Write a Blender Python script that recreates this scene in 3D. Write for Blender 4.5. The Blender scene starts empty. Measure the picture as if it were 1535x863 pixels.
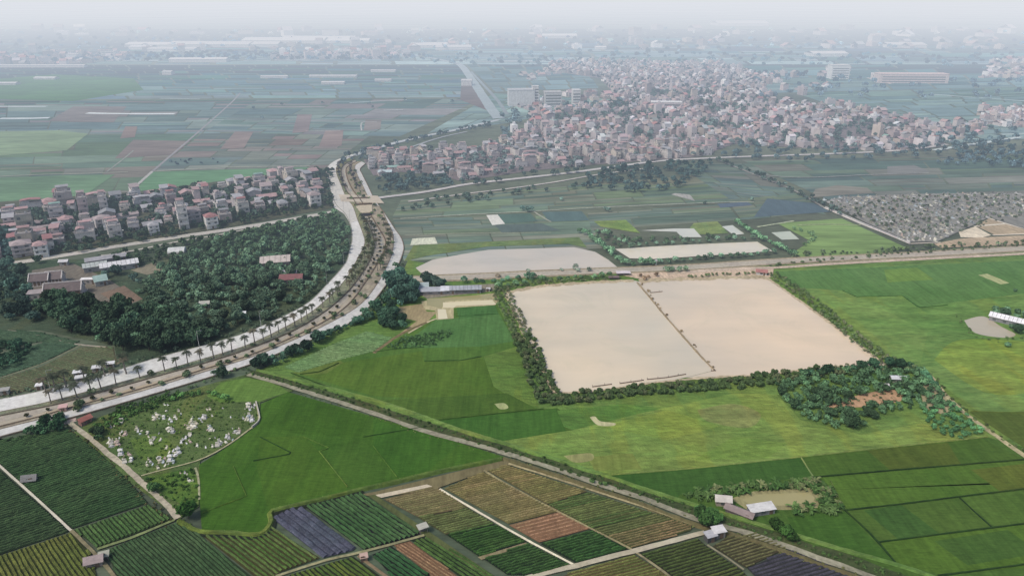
import bpy, math, random
import numpy as np
from mathutils import Vector
random.seed(11); RNG = np.random.default_rng(5)
R = math.radians
sc = bpy.context.scene
COL = sc.collection

# ------------------------------------------------------------------ camera model (image 1535 x 863)
F = 1096.0; H = 140.0; CX, CY = 767.5, 431.5
PITCH = math.atan((CY + 15) / F)
cP, sP = math.cos(PITCH), math.sin(PITCH)
def g(px, py, z=0.0):
    x = (px - CX) / F; yu = -(py - CY) / F
    dy = cP + yu * sP; dz = -sP + yu * cP
    t = (H - z) / -dz
    return (x * t, dy * t, z)
def proj(x, y, z=0.0):
    dz = z - H
    f = y * cP - dz * sP; u = y * sP + dz * cP
    return (CX + F * x / f, CY - F * u / f)

# ------------------------------------------------------------------ haze banks
SLABS = [(-400, 330, (.00004, .00005, .00006)), (330, 1000, (.00034, .00040, .00047)),
         (1000, 1700, (.00062, .00074, .00086)), (1700, 40000, (.00072, .00074, .00077))]
LINF = (.735, .765, .82)
KLIGHT = (0.85, 0.855, 0.94)
def lin(c):
    c = c / 255.0
    return c / 12.92 if c <= .04045 else ((c + .055) / 1.055) ** 2.4
def albedo_at(x, y, rgb):
    d = math.sqrt(x * x + y * y + H * H); out = []
    for k in range(3):
        tau = 0
        for a, b, s in SLABS:
            seg = max(0, min(y, b) - max(0, a)) / max(y, 1) * d
            tau += seg * s[k]
        T = math.exp(-tau)
        L = (lin(rgb[k]) - LINF[k] * (1 - T)) / T / KLIGHT[k]
        out.append(min(.82, max(.012, L)))
    return tuple(out)
def A(px, py, rgb):
    p = g(px, py); return albedo_at(p[0], p[1], rgb)
def AP(poly, rgb):
    n = len(poly); return A(sum(p[0] for p in poly) / n, sum(p[1] for p in poly) / n, rgb)
def vary(c, a=.1, rnd=random):
    m = 1 + rnd.uniform(-a, a)
    return tuple(max(.01, v * m * (1 + rnd.uniform(-a, a) * .3)) for v in c)

# ------------------------------------------------------------------ materials
def mk(name): 
    m = bpy.data.materials.new(name); m.use_nodes = True
    nt = m.node_tree; b = nt.nodes['Principled BSDF']
    return m, nt, b
def N(nt, t, **kw):
    n = nt.nodes.new(t)
    for k, v in kw.items():
        if k in n.inputs.keys(): n.inputs[k].default_value = v
        else: setattr(n, k, v)
    return n
def mixmul(nt, a, b, fac=1.0):
    m = nt.nodes.new('ShaderNodeMix'); m.data_type = 'RGBA'; m.blend_type = 'MULTIPLY'
    m.inputs[0].default_value = fac
    nt.links.new(a, m.inputs[6]); nt.links.new(b, m.inputs[7]); return m.outputs[2]
def ramp(nt, val, lo, hi, a=.3, b=.7):
    r = nt.nodes.new('ShaderNodeValToRGB')
    r.color_ramp.elements[0].position = a; r.color_ramp.elements[0].color = (*lo, 1) if isinstance(lo, tuple) else (lo, lo, lo, 1)
    r.color_ramp.elements[1].position = b; r.color_ramp.elements[1].color = (*hi, 1) if isinstance(hi, tuple) else (hi, hi, hi, 1)
    nt.links.new(val, r.inputs[0]); return r.outputs[0]
def noise(nt, vec, scale, detail=4, rough=.6, stretch=None, dist=0):
    if stretch:
        mp = nt.nodes.new('ShaderNodeMapping'); mp.inputs['Scale'].default_value = stretch[0]
        mp.inputs['Rotation'].default_value = (0, 0, stretch[1]); nt.links.new(vec, mp.inputs[0]); vec = mp.outputs[0]
    n = N(nt, 'ShaderNodeTexNoise', Scale=scale, Detail=detail, Roughness=rough, Distortion=dist)
    nt.links.new(vec, n.inputs['Vector']); return n.outputs['Fac']
def surf(name, layers, rough=.9, objcol=False, bump=None, spec=.2, rand=0, local=False):
    """layers: list of (scale, lo, hi, stretch, a, b); multiplied onto the Col attribute."""
    m, nt, b = mk(name)
    at = N(nt, 'ShaderNodeAttribute', attribute_name='Col'); c = at.outputs['Color']
    oi = nt.nodes.new('ShaderNodeObjectInfo')
    if objcol: c = mixmul(nt, c, oi.outputs['Color'])
    if local:
        tc = nt.nodes.new('ShaderNodeTexCoord'); pos = tc.outputs['Object']
    else:
        ge = nt.nodes.new('ShaderNodeNewGeometry'); pos = ge.outputs['Position']
    for (s, lo, hi, st, a, bb) in layers:
        c = mixmul(nt, c, ramp(nt, noise(nt, pos, s, stretch=st), lo, hi, a, bb))
    if rand:
        mr = N(nt, 'ShaderNodeMapRange'); mr.inputs['To Min'].default_value = 1 - rand; mr.inputs['To Max'].default_value = 1 + rand
        nt.links.new(oi.outputs['Random'], mr.inputs['Value']); cb = nt.nodes.new('ShaderNodeCombineColor')
        for k in range(3): nt.links.new(mr.outputs[0], cb.inputs[k])
        c = mixmul(nt, c, cb.outputs[0])
    nt.links.new(c, b.inputs['Base Color']); b.inputs['Roughness'].default_value = rough
    b.inputs['Specular IOR Level'].default_value = spec
    if bump:
        bp = N(nt, 'ShaderNodeBump', Strength=bump[1], Distance=bump[2])
        nt.links.new(noise(nt, pos, bump[0], 5, .7), bp.inputs['Height']); nt.links.new(bp.outputs[0], b.inputs['Normal'])
    return m
S1 = ((1, .25, 1), R(12)); S2 = ((.3, 1, 1), R(-8)); S3 = ((1, .12, 1), R(70))
M_RICE = surf('rice_crop', spec=.1, layers=[(.06, (1, 1, 1), (.9, .95, .92), S1, .52, .6), (.9, .85, 1.15, ((1, .06, 1), R(-10)), .3, .7), (.035, (.78, .82, .78), (1.05, 1.0, 1.04), None, .3, .7), (.25, .9, 1.1, S1, .3, .7), (1.6, .76, 1.24, S2, .25, .75)], bump=(1.5, .5, .4))
M_SCRUB = surf('rough_grass', [(.07, (.97, 1.0, 1.0), (1.12, 1.03, .92), S1, .52, .58), (.16, (1, 1, 1), (.84, .9, .88), S2, .56, .62), (.022, (.84, .9, .82), (1.24, 1.06, 1.12), None, .35, .65), (.14, .74, 1.2, S2, .3, .7), (.9, .7, 1.3, S2, .3, .7)], bump=(1.0, .8, .8))
M_SOIL = surf('soil', [(.06, .85, 1.15, None, .3, .7), (.8, .75, 1.25, S1, .3, .7)], bump=(2, .5, .2))
M_FARM = surf('farmland', [(.01, .82, 1.15, None, .3, .7), (.05, .8, 1.2, S2, .3, .7), (.35, .72, 1.25, ((.12, 1, 1), R(4)), .3, .7)])
M_CROP = surf('crop_leaves', [(.05, (.82, .92, .84), (1.2, 1.08, 1.12), None, .35, .65), (.5, .72, 1.25, None, .3, .7), (3.0, .6, 1.4, None, .3, .7)], bump=(4, .8, .25))
M_CONC = surf('concrete', [(.05, .9, 1.08, None, .3, .7), (.6, .82, 1.14, None, .3, .7), (4, .9, 1.1, None, .3, .7)], rough=.85)
M_DIRT = surf('dirt_track', [(.08, .82, 1.15, None, .3, .7), (.7, .65, 1.25, None, .3, .7)])
M_NET = surf('shade_net', [(.2, .85, 1.15, S1, .3, .7), (1.5, .85, 1.15, None, .3, .7)], rough=.6)
M_FOL = surf('foliage', [(.5, .75, 1.25, None, .3, .7)], objcol=True, rand=.16, local=True, rough=.75, spec=.15)
M_FOLW = surf('foliage_mass', [(.09, .72, 1.28, None, .3, .7)], rough=.8, spec=.15)
M_BARK = surf('bark', [(3, .7, 1.2, None, .3, .7)], local=True)
M_WALL = surf('plaster', [(.35, .84, 1.06, None, .3, .7), (1.5, .82, 1.08, ((1, 1, .25), 0), .3, .7)], objcol=True, rand=.08, local=True, rough=.85)
M_ROOF = surf('roof_sheet', [(.4, .8, 1.12, None, .3, .7), (2.2, .86, 1.1, ((.3, 1, 1), 0), .3, .7)], objcol=True, rand=.12, local=True, rough=.7)
M_STONE = surf('grave_stone', [(1.2, .75, 1.12, None, .3, .7)], objcol=True, rand=.15, local=True, rough=.8)
M_TOWN = surf('town_fabric', [(.12, .85, 1.12, None, .3, .7)], rough=.85)
def water_mat():
    m, nt, b = mk('muddy_water')
    at = N(nt, 'ShaderNodeAttribute', attribute_name='Col'); ge = nt.nodes.new('ShaderNodeNewGeometry')
    c = mixmul(nt, at.outputs['Color'], ramp(nt, noise(nt, ge.outputs['Position'], .011, 3), (.86, .9, .95), (1.08, 1.04, 1.0), .35, .65))
    c = mixmul(nt, c, ramp(nt, noise(nt, ge.outputs['Position'], .06, 3, stretch=S2), .955, 1.03, .35, .65))
    c = mixmul(nt, c, ramp(nt, noise(nt, ge.outputs['Position'], .025, 5, .7, dist=1.5), (1, 1, 1), (.93, .95, .94), .52, .66))
    nt.links.new(c, b.inputs['Base Color']); b.inputs['Roughness'].default_value = .18
    b.inputs['Specular IOR Level'].default_value = .4
    bp = N(nt, 'ShaderNodeBump', Strength=.05, Distance=.04)
    nt.links.new(noise(nt, ge.outputs['Position'], 1.2, 3), bp.inputs['Height']); nt.links.new(bp.outputs[0], b.inputs['Normal'])
    return m
M_WATER = water_mat()
def flat(name, c, rough=.5, metal=0):
    m, nt, b = mk(name)
    tc = nt.nodes.new('ShaderNodeTexCoord')
    r = ramp(nt, noise(nt, tc.outputs['Object'], 1.3), tuple(v * .85 for v in c), tuple(min(1, v * 1.12) for v in c))
    nt.links.new(r, b.inputs['Base Color']); b.inputs['Roughness'].default_value = rough; b.inputs['Metallic'].default_value = metal
    return m
M_GLASS = flat('window_glass', (.11, .12, .13), .35)
M_DOOR = flat('door_paint', (.16, .11, .08), .6)
M_STEEL = flat('steel', (.55, .56, .58), .35, .6)

# ------------------------------------------------------------------ mesh helpers
def fastmesh(name, V, faces_n, FC):
    """V (n*k,3) unshared verts of faces having k = faces_n corners; FC (n,3) face colours"""
    V = np.asarray(V, dtype=np.float32).reshape(-1, 3); k = faces_n; n = len(V) // k
    me = bpy.data.meshes.new(name)
    me.vertices.add(len(V)); me.vertices.foreach_set('co', V.ravel())
    me.loops.add(len(V)); me.loops.foreach_set('vertex_index', np.arange(len(V), dtype=np.int32))
    me.polygons.add(n); me.polygons.foreach_set('loop_start', np.arange(0, len(V), k, dtype=np.int32))
    try: me.polygons.foreach_set('loop_total', np.full(n, k, dtype=np.int32))
    except Exception: pass
    at = me.attributes.new('Col', 'FLOAT_COLOR', 'FACE')
    c = np.ones((n, 4), dtype=np.float32); c[:, :3] = FC; at.data.foreach_set('color', c.ravel())
    me.update(); me.validate(); return me
class MB:
    def __init__(s): s.v = []; s.f = []; s.c = []
    def face(s, pts, col=(1, 1, 1)):
        n = len(s.v); s.v += [tuple(p) for p in pts]; s.f.append(tuple(range(n, n + len(pts)))); s.c.append(col)
    def hexa(s, b, t, col=(1, 1, 1), top=None):
        s.face(t, top or col); n = len(b)
        for i in range(n): j = (i + 1) % n; s.face([b[i], b[j], t[j], t[i]], col)
    def box(s, x, y, z, sx, sy, sz, rot=0, col=(1, 1, 1), top=None, under=False):
        c, q = math.cos(rot), math.sin(rot)
        P = [(x + a * sx / 2 * c - b * sy / 2 * q, y + a * sx / 2 * q + b * sy / 2 * c) for a, b in ((-1, -1), (1, -1), (1, 1), (-1, 1))]
        bt = [(p[0], p[1], z) for p in P]
        s.hexa(bt, [(p[0], p[1], z + sz) for p in P], col, top)
        if under: s.face(bt[::-1], col)
    def gable(s, x, y, z, sx, sy, h, col=(1, 1, 1), over=.4, th=.14, wall=None):
        """ridge along x"""
        X0, X1, Y0, Y1 = x - sx / 2 - over, x + sx / 2 + over, y - sy / 2 - over, y + sy / 2 + over
        k = h * over / (sy / 2)
        for (ya, za, yb, zb) in ((Y0, z - k, y, z + h), (Y1, z - k, y, z + h)):
            q = [(X0, ya, za), (X1, ya, za), (X1, yb, zb), (X0, yb, zb)]
            u = [(p[0], p[1], p[2] + th) for p in q]
            if ya > yb: q = q[::-1]; u = u[::-1]
            s.hexa(q, u, col); s.face(q[::-1], col)
        if wall is not None:
            for sx_ in (x - sx / 2, x + sx / 2): s.face([(sx_, y - sy / 2, z), (sx_, y + sy / 2, z), (sx_, y, z + h)], wall)
    def hip(s, x, y, z, sx, sy, h, col=(1, 1, 1), over=.5):
        X0, X1, Y0, Y1 = x - sx / 2 - over, x + sx / 2 + over, y - sy / 2 - over, y + sy / 2 + over
        r = max(0.2, (sx - sy) / 2 + .2)
        a, b = (x - r, y, z + h), (x + r, y, z + h)
        s.face([(X0, Y0, z), (X1, Y0, z), b, a], col); s.face([(X1, Y1, z), (X0, Y1, z), a, b], col)
        s.face([(X1, Y0, z), (X1, Y1, z), b], col); s.face([(X0, Y1, z), (X0, Y0, z), a], col)
        s.face([(X0, Y1, z), (X1, Y1, z), (X1, Y0, z), (X0, Y0, z)], col)
    def tube(s, path, radii, n=6, col=(1, 1, 1)):
        rings = []
        for p, r in zip(path, radii):
            rings.append([(p[0] + r * math.cos(2 * math.pi * i / n), p[1] + r * math.sin(2 * math.pi * i / n), p[2]) for i in range(n)])
        for a, b in zip(rings, rings[1:]):
            for i in range(n): j = (i + 1) % n; s.face([a[i], a[j], b[j], b[i]], col)
        s.face(rings[-1], col)
    def build(s, name, mat, parent=None, kind=None, link=True):
        me = bpy.data.meshes.new(name); me.from_pydata(s.v, [], s.f)
        at = me.attributes.new('Col', 'FLOAT_COLOR', 'FACE')
        for i, c in enumerate(s.c): at.data[i].color = (*c, 1)
        me.materials.append(mat); me.update()
        o = bpy.data.objects.new(name, me)
        if link: COL.objects.link(o)
        if parent: o.parent = parent
        if kind: o['kind'] = kind
        return o
def empty(name, loc=(0, 0, 0), rz=0, label=None, cat=None, group=None):
    o = bpy.data.objects.new(name, None); COL.objects.link(o); o.location = loc; o.rotation_euler = (0, 0, rz)
    o.empty_display_size = .5
    tag(o, label, cat, group); return o
def tag(o, label=None, cat=None, group=None, kind=None):
    if label: o['label'] = label
    if cat: o['category'] = cat
    if group: o['group'] = group
    if kind: o['kind'] = kind
    return o
def part(name, mb, mat, parent, label=None, color=None):
    o = mb.build(name, mat, parent)
    if label: o['label'] = label
    if color: o.color = (*color, 1)
    return o
PROTO = {}
def copy_thing(proto, loc, rz=0, scale=(1, 1, 1), colors=None, label=None, cat=None, group=None):
    """proto = (name, [(part name, mesh, colour key, [sub-parts])...])"""
    name, parts = proto
    o = bpy.data.objects.new(name, None); COL.objects.link(o); o.location = loc; o.rotation_euler = (0, 0, rz); o.scale = scale
    tag(o, label, cat, group)
    for pn, me, key, subs in parts:
        c = bpy.data.objects.new(pn, me); COL.objects.link(c); c.parent = o
        if colors and key in colors: c.color = (*colors[key], 1)
        for sn, sm, sk in subs:
            d = bpy.data.objects.new(sn, sm); COL.objects.link(d); d.parent = c
            if colors and sk in colors: d.color = (*colors[sk], 1)
    return o
def meshof(mb, mat, name='part'):
    o = mb.build(name, mat, link=False); me = o.data; bpy.data.objects.remove(o); return me
def inside(p, poly):
    x, y = p[0], p[1]; r = False; n = len(poly); j = n - 1
    for i in range(n):
        xi, yi = poly[i][0], poly[i][1]; xj, yj = poly[j][0], poly[j][1]
        if (yi > y) != (yj > y) and x < (xj - xi) * (y - yi) / (yj - yi) + xi: r = not r
        j = i
    return r
def smooth(pts, n=6):
    out = []; P = [pts[0]] + list(pts) + [pts[-1]]
    for i in range(1, len(P) - 2):
        a, b, c, d = P[i - 1], P[i], P[i + 1], P[i + 2]
        for k in range(n):
            t = k / n
            out.append(tuple(.5 * ((2 * b[q]) + (-a[q] + c[q]) * t + (2 * a[q] - 5 * b[q] + 4 * c[q] - d[q]) * t * t + (-a[q] + 3 * b[q] - 3 * c[q] + d[q]) * t ** 3) for q in range(2)))
    out.append(tuple(pts[-1])); return out
def resample(w, n):
    L = [0]
    for a, b in zip(w, w[1:]): L.append(L[-1] + math.dist(a[:2], b[:2]))
    out = []; j = 0
    for k in range(n):
        t = L[-1] * k / (n - 1)
        while j < len(L) - 2 and L[j + 1] < t: j += 1
        u = (t - L[j]) / max(1e-9, L[j + 1] - L[j])
        out.append(tuple(w[j][q] + (w[j + 1][q] - w[j][q]) * u for q in range(2)))
    return out
def wl(pts, n=6, sm=True):
    """pixel polyline -> world xy polyline"""
    return [g(*p)[:2] for p in (smooth(pts, n) if sm else pts)]
def length(w): return sum(math.dist(a, b) for a, b in zip(w, w[1:]))
def ribbon(mb, w, width, z, col, rag=0, z2=None, off=0):
    """flat band along world line w; width may be number; z height"""
    L = []; 
    for i, p in enumerate(w):
        a = w[max(0, i - 1)]; b = w[min(len(w) - 1, i + 1)]
        dx, dy = b[0] - a[0], b[1] - a[1]; d = math.hypot(dx, dy) or 1
        nx, ny = -dy / d, dx / d
        r1 = width / 2 * (1 + random.uniform(-rag, rag)); r2 = width / 2 * (1 + random.uniform(-rag, rag))
        L.append(((p[0] + nx * (r1 + off), p[1] + ny * (r1 + off)), (p[0] - nx * (r2 - off), p[1] - ny * (r2 - off))))
    for (a, b), (c, d) in zip(L, L[1:]):
        mb.face([(*b, z), (*d, z), (*c, z if z2 is None else z2), (*a, z if z2 is None else z2)], vary(col, .04))
def ridge(mb, w, width, h, z0, col, rag=.15):
    """raised earth bank with a trapezoid section"""
    prev = None; z0 = max(z0, over(w, 0))
    for i, p in enumerate(w):
        a = w[max(0, i - 1)]; b = w[min(len(w) - 1, i + 1)]
        dx, dy = b[0] - a[0], b[1] - a[1]; d = math.hypot(dx, dy) or 1; nx, ny = -dy / d, dx / d
        W = width / 2 * (1 + random.uniform(-rag, rag)); T = W * .5; hh = z0 + h * (1 + random.uniform(-rag, rag))
        q = [(p[0] + nx * W, p[1] + ny * W, 0), (p[0] + nx * T, p[1] + ny * T, hh), (p[0] - nx * T, p[1] - ny * T, hh), (p[0] - nx * W, p[1] - ny * W, 0)]
        if prev:
            for k in range(3): mb.face([prev[k + 1], q[k + 1], q[k], prev[k]], vary(col, .08))
        prev = q
def dens(w, step):
    n = max(2, int(length(w) / step)); return resample(w, n)
ZL = [0.02]; SHEETS = []
def over(w, add=.006):
    """height just above every sheet already laid whose extent meets that of w"""
    x0, x1 = min(p[0] for p in w), max(p[0] for p in w); y0, y1 = min(p[1] for p in w), max(p[1] for p in w)
    z = .03
    for (a, b, c, d, zz) in SHEETS:
        if a < x1 and b > x0 and c < y1 and d > y0: z = max(z, zz)
    return z + add
def lay(w, z): SHEETS.append((min(p[0] for p in w), max(p[0] for p in w), min(p[1] for p in w), max(p[1] for p in w), z))
def field(name, poly, rgb, mat=None, z=None, sm=False, kind='structure', at=None):
    pp = smooth(poly + [poly[0]], 5)[:-1] if sm else poly
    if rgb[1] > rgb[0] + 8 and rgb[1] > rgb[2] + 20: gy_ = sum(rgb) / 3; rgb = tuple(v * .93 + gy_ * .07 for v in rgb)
    c = A(*at, rgb) if at else AP(poly, rgb)
    mb = MB(); W_ = [g(p[0], p[1], 0)[:2] for p in pp]; z = z if z is not None else over(W_)
    lay(W_, z); ZL[0] = z
    mb.face([p + (z,) for p in W_][::-1], c)
    return mb.build(name, mat or M_RICE, kind=kind)

# ------------------------------------------------------------------ leaf masses (numpy)
def leafquads(C, Rr, n, size, col, rs=RNG, zmin=-.35, colj=.22, inner=.72):
    """clumps C(M,3) radii Rr(M,3) -> quads verts (M*n*4,3), cols (M*n,3)"""
    M_ = len(C); C = np.repeat(C, n, 0); Rr = np.repeat(Rr, n, 0); size = np.repeat(size, n); col = np.repeat(col, n, 0)
    K = M_ * n
    d = rs.normal(size=(K, 3)); d /= np.linalg.norm(d, axis=1)[:, None]
    lowm = d[:, 2] < zmin; d[lowm, 2] *= -1
    rad = rs.uniform(inner, 1.06, K)[:, None]
    P = C + d * Rr * rad
    nrm = d + rs.normal(scale=.55, size=(K, 3)); nrm /= np.linalg.norm(nrm, axis=1)[:, None]
    t = np.cross(nrm, rs.normal(size=(K, 3))); t /= np.linalg.norm(t, axis=1)[:, None]
    b = np.cross(nrm, t)
    s = (size * rs.uniform(.6, 1.3, K))[:, None]
    q = np.stack([P - t * s - b * s * .6, P + t * s - b * s * .6, P + t * s * .7 + b * s * .6, P - t * s * .8 + b * s * .7], 1)
    cc = col * (1 + rs.uniform(-colj, colj, K))[:, None]
    cc *= (.82 + .26 * np.clip(rad, 0, 1) * (d[:, 2:3] * .5 + .5))  # upper outer leaves lighter, lower inner ones darker: shading put into leaf colour
    return q.reshape(-1, 3), np.clip(cc, .006, .8)
def build_leaves(name, q, c, mat, kind=None, label=None):
    me = fastmesh(name, q, 4, c); me.materials.append(mat)
    o = bpy.data.objects.new(name, me); COL.objects.link(o)
    if kind: o['kind'] = kind
    if label: o['label'] = label
    return o
def crown_mesh(seed, lobes=26, n=42, spread=1.0, tall=1.0, leaf=.13):
    rs = np.random.default_rng(seed)
    d = rs.normal(size=(lobes, 3)); d /= np.linalg.norm(d, axis=1)[:, None]; d[:, 2] = np.where(d[:, 2] < -.3, -d[:, 2], d[:, 2])
    r = rs.uniform(.35, .78, lobes)[:, None]
    C = d * r * np.array([spread, spread, .72 * tall]) + np.array([0, 0, .95 * tall])
    s = rs.uniform(.22, .42, lobes); Rr = np.stack([s, s, s * .8], 1)
    base = np.ones((lobes, 3)) * rs.uniform(.7, 1.3, lobes)[:, None] * np.array([1, 1, 1])
    base[:, 0] *= rs.uniform(.9, 1.15, lobes)
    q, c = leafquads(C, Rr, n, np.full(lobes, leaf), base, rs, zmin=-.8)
    q2, c2 = leafquads(np.array([[0, 0, .9 * tall]]), np.array([[.62 * spread, .62 * spread, .52 * tall]]), 160, np.array([.2]), np.array([[.5, .5, .5]]), rs, zmin=-.9, inner=.6)  # dark inner leaf fill: shade inside the crown put into its colour
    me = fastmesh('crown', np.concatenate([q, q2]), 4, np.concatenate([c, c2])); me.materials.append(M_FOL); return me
def trunk_mesh(h=.62, r=.055, limbs=3, seed=0):
    rd = random.Random(seed); mb = MB(); bc = (.09, .07, .055)
    mb.tube([(0, 0, -.02), (.01, 0, h * .5), (.02, .01, h)], [r, r * .75, r * .55], 6, bc)
    for k in range(limbs):
        a = k * 2.1 + rd.random(); mb.tube([(0.01, 0, h * .7), (math.cos(a) * .2, math.sin(a) * .2, h + .15), (math.cos(a) * .38, math.sin(a) * .38, h + .42)], [r * .5, r * .35, r * .15], 5, bc)
    return meshof(mb, M_BARK, 'trunk')
TREES = [('broadleaf_tree', [('trunk', trunk_mesh(seed=i), 't', []), ('crown', crown_mesh(20 + i, tall=[1, 1.25, .85, 1.1, 1.0][i], spread=[1, .85, 1.1, 1, .95][i]), 'c', [])]) for i in range(5)]
BUSHES = [('bush', [('stem', trunk_mesh(.35, .04, 2, 50 + i), 't', []), ('foliage', crown_mesh(60 + i, lobes=14, n=34, tall=.8, leaf=.17), 'c', [])]) for i in range(3)]
def banana_mesh(seed):
    rd = random.Random(seed); mb = MB()
    for k in range(16):
        a = rd.uniform(0, 6.28); L = rd.uniform(.8, 1.25); w = rd.uniform(.14, .22); z0 = rd.uniform(.3, .7); up = rd.uniform(.35, .85)
        pts = [(0, z0), (.35 * L, z0 + .5 * up), (.75 * L, z0 + .55 * up), (1.0 * L, z0 + .25 * up)]
        ca, sa = math.cos(a), math.sin(a); cc = rd.uniform(.75, 1.3)
        for (r0, za), (r1, zb) in zip(pts, pts[1:]):
            w0 = w * (.3 + .9 * math.sin(math.pi * min(1, r0 / L + .1))); w1 = w * max(.05, math.sin(math.pi * min(.98, r1 / L)))
            for sgn in (-1, 1):
                mb.face([(r0 * ca, r0 * sa, za), (r1 * ca, r1 * sa, zb), (r1 * ca - sgn * w1 * sa, r1 * sa + sgn * w1 * ca, zb - .06), (r0 * ca - sgn * w0 * sa, r0 * sa + sgn * w0 * ca, za - .06)], (cc, cc, cc))
    return meshof(mb, M_FOL, 'fronds')
BANANAS = [('banana_plant', [('stem', trunk_mesh(.5, .06, 0, 80 + i), 't', []), ('leaves', banana_mesh(i), 'c', [])]) for i in range(3)]
def palm_proto(seed):
    rd = random.Random(seed); tb = MB(); lean = rd.uniform(-.3, .3)
    path = [(lean * (k / 5) ** 2, 0, 4.6 * k / 5) for k in range(6)]
    tb.tube(path, [.24, .19, .17, .16, .15, .13], 7, (.22, .20, .18))
    top = path[-1]; mb = MB()
    for k in range(18):
        a = k * 2.399 + rd.uniform(-.2, .2); el = rd.uniform(-.1, 1.0); L = rd.uniform(1.7, 2.3)
        pts = []
        for i in range(6):
            t = i / 5; pts.append((L * t * math.cos(el * .8) * (1 - .1 * t), top[2] + L * t * math.sin(el) * .9 - 1.35 * t * t * (1.1 - el * .3)))
        ca, sa = math.cos(a), math.sin(a); cc = rd.uniform(.7, 1.3)
        for i, ((r0, z0), (r1, z1)) in enumerate(zip(pts, pts[1:])):
            w = .42 * math.sin(math.pi * min(.97, (i + .8) / 5.6)) + .06
            for sgn in (-1, 1):
                for jj in (0, .5):
                    ra, rb = r0 + (r1 - r0) * jj, r0 + (r1 - r0) * (jj + .36); za, zb = z0 + (z1 - z0) * jj, z0 + (z1 - z0) * (jj + .36)
                    mb.face([(top[0] + ra * ca, ra * sa, za), (top[0] + rb * ca, rb * sa, zb),
                             (top[0] + (rb + .12) * ca - sgn * w * sa, (rb + .12) * sa + sgn * w * ca, zb - w * .55), (top[0] + (ra + .12) * ca - sgn * w * sa, (ra + .12) * sa + sgn * w * ca, za - w * .55)], (cc, cc, cc))
    return ('palm_tree', [('trunk', meshof(tb, M_BARK, 'trunk'), 't', []), ('crown', meshof(mb, M_FOL, 'crown'), 'c', [])])
PALMS = [palm_proto(s) for s in range(5)]

# ================================================================== GROUND
mb = MB()
NG = 40
gx = [-40000, -9000, -3000, -900, 0, 900, 3000, 9000, 40000]; gy = [-3000, -200, 400, 1200, 2500, 6000, 15000, 60000]
for i in range(len(gx) - 1):
    for j in range(len(gy) - 1):
        mb.face([(gx[i], gy[j], 0), (gx[i + 1], gy[j], 0), (gx[i + 1], gy[j + 1], 0), (gx[i], gy[j + 1], 0)], (.10, .13, .085))
mb.build('ground', surf('ground_cover', [(.0016, (.7, .8, .75), (1.5, 1.25, 1.3), None, .35, .65), (.006, .7, 1.35, S2, .35, .65), (.05, .75, 1.25, S2, .3, .7), (.5, .7, 1.25, S2, .3, .7)]), kind='structure')

# ---- patchwork of distant parcels
def patchwork(mb, quad, nu, nv, pal, z, gap=.3, skip=0, seed=0, wob=.25):
    """quad: 4 px corners (near-left, near-right, far-right, far-left), filled with irregular parcels in world space"""
    rd = random.Random(seed); W = [Vector(g(*p)[:2]) for p in quad]
    def at(u, v): return (W[0] * (1 - u) + W[1] * u) * (1 - v) + (W[3] * (1 - u) + W[2] * u) * v
    vs = [0]
    for i in range(nv): vs.append(vs[-1] + rd.uniform(.4, 1.6))
    vs = [v / vs[-1] for v in vs]
    for j in range(nv):
        us = [0]; m = max(1, int(nu * rd.uniform(.6, 1.4)))
        for i in range(m): us.append(us[-1] + rd.uniform(.4, 1.6))
        us = [u / us[-1] for u in us]
        for i in range(m):
            if rd.random() < skip: continue
            u0, u1, v0, v1 = us[i], us[i + 1], vs[j], vs[j + 1]
            k = 1 if rd.random() < .35 else rd.choice([2, 3, 4, 5, 6])       # long split strips
            for s in range(k):
                a, b = v0 + (v1 - v0) * s / k, v0 + (v1 - v0) * (s + 1) / k
                pts = [at(u0, a), at(u1, a), at(u1, b), at(u0, b)]; c = sum(pts, Vector((0, 0))) / 4
                pts = [p + (c - p).normalized() * gap * rd.uniform(.35, 1.0) for p in pts]
                rgb = rd.choice(pal); q_ = 1 + rd.uniform(-.05, .05); mn = [sum(c_[k_] for c_ in pal) / len(pal) for k_ in range(3)]; rgb = tuple((v * .68 + m_ * .32) * q_ for v, m_ in zip(rgb, mn))
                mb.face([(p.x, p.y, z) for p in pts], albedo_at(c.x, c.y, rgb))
mb = MB(); zf = .03
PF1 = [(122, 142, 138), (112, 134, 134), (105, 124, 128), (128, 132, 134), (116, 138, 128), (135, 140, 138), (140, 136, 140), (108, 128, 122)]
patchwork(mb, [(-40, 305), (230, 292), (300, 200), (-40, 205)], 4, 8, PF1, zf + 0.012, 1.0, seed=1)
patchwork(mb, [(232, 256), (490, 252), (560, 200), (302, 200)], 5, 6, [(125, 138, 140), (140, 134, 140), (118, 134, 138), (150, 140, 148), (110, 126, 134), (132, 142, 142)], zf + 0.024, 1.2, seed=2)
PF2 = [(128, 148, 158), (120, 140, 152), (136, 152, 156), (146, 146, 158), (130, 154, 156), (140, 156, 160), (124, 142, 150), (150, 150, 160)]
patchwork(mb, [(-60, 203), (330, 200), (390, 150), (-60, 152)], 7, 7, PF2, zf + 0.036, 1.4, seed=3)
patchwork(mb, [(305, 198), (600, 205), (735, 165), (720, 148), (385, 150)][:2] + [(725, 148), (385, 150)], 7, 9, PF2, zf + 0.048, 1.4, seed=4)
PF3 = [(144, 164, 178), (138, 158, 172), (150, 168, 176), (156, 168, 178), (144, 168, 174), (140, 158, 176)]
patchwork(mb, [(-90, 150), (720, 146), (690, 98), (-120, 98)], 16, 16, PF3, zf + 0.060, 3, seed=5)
PM = [(108, 128, 120), (98, 118, 116), (118, 136, 118), (112, 126, 124), (126, 136, 126), (100, 120, 122), (120, 128, 122), (134, 136, 130)]
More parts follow.
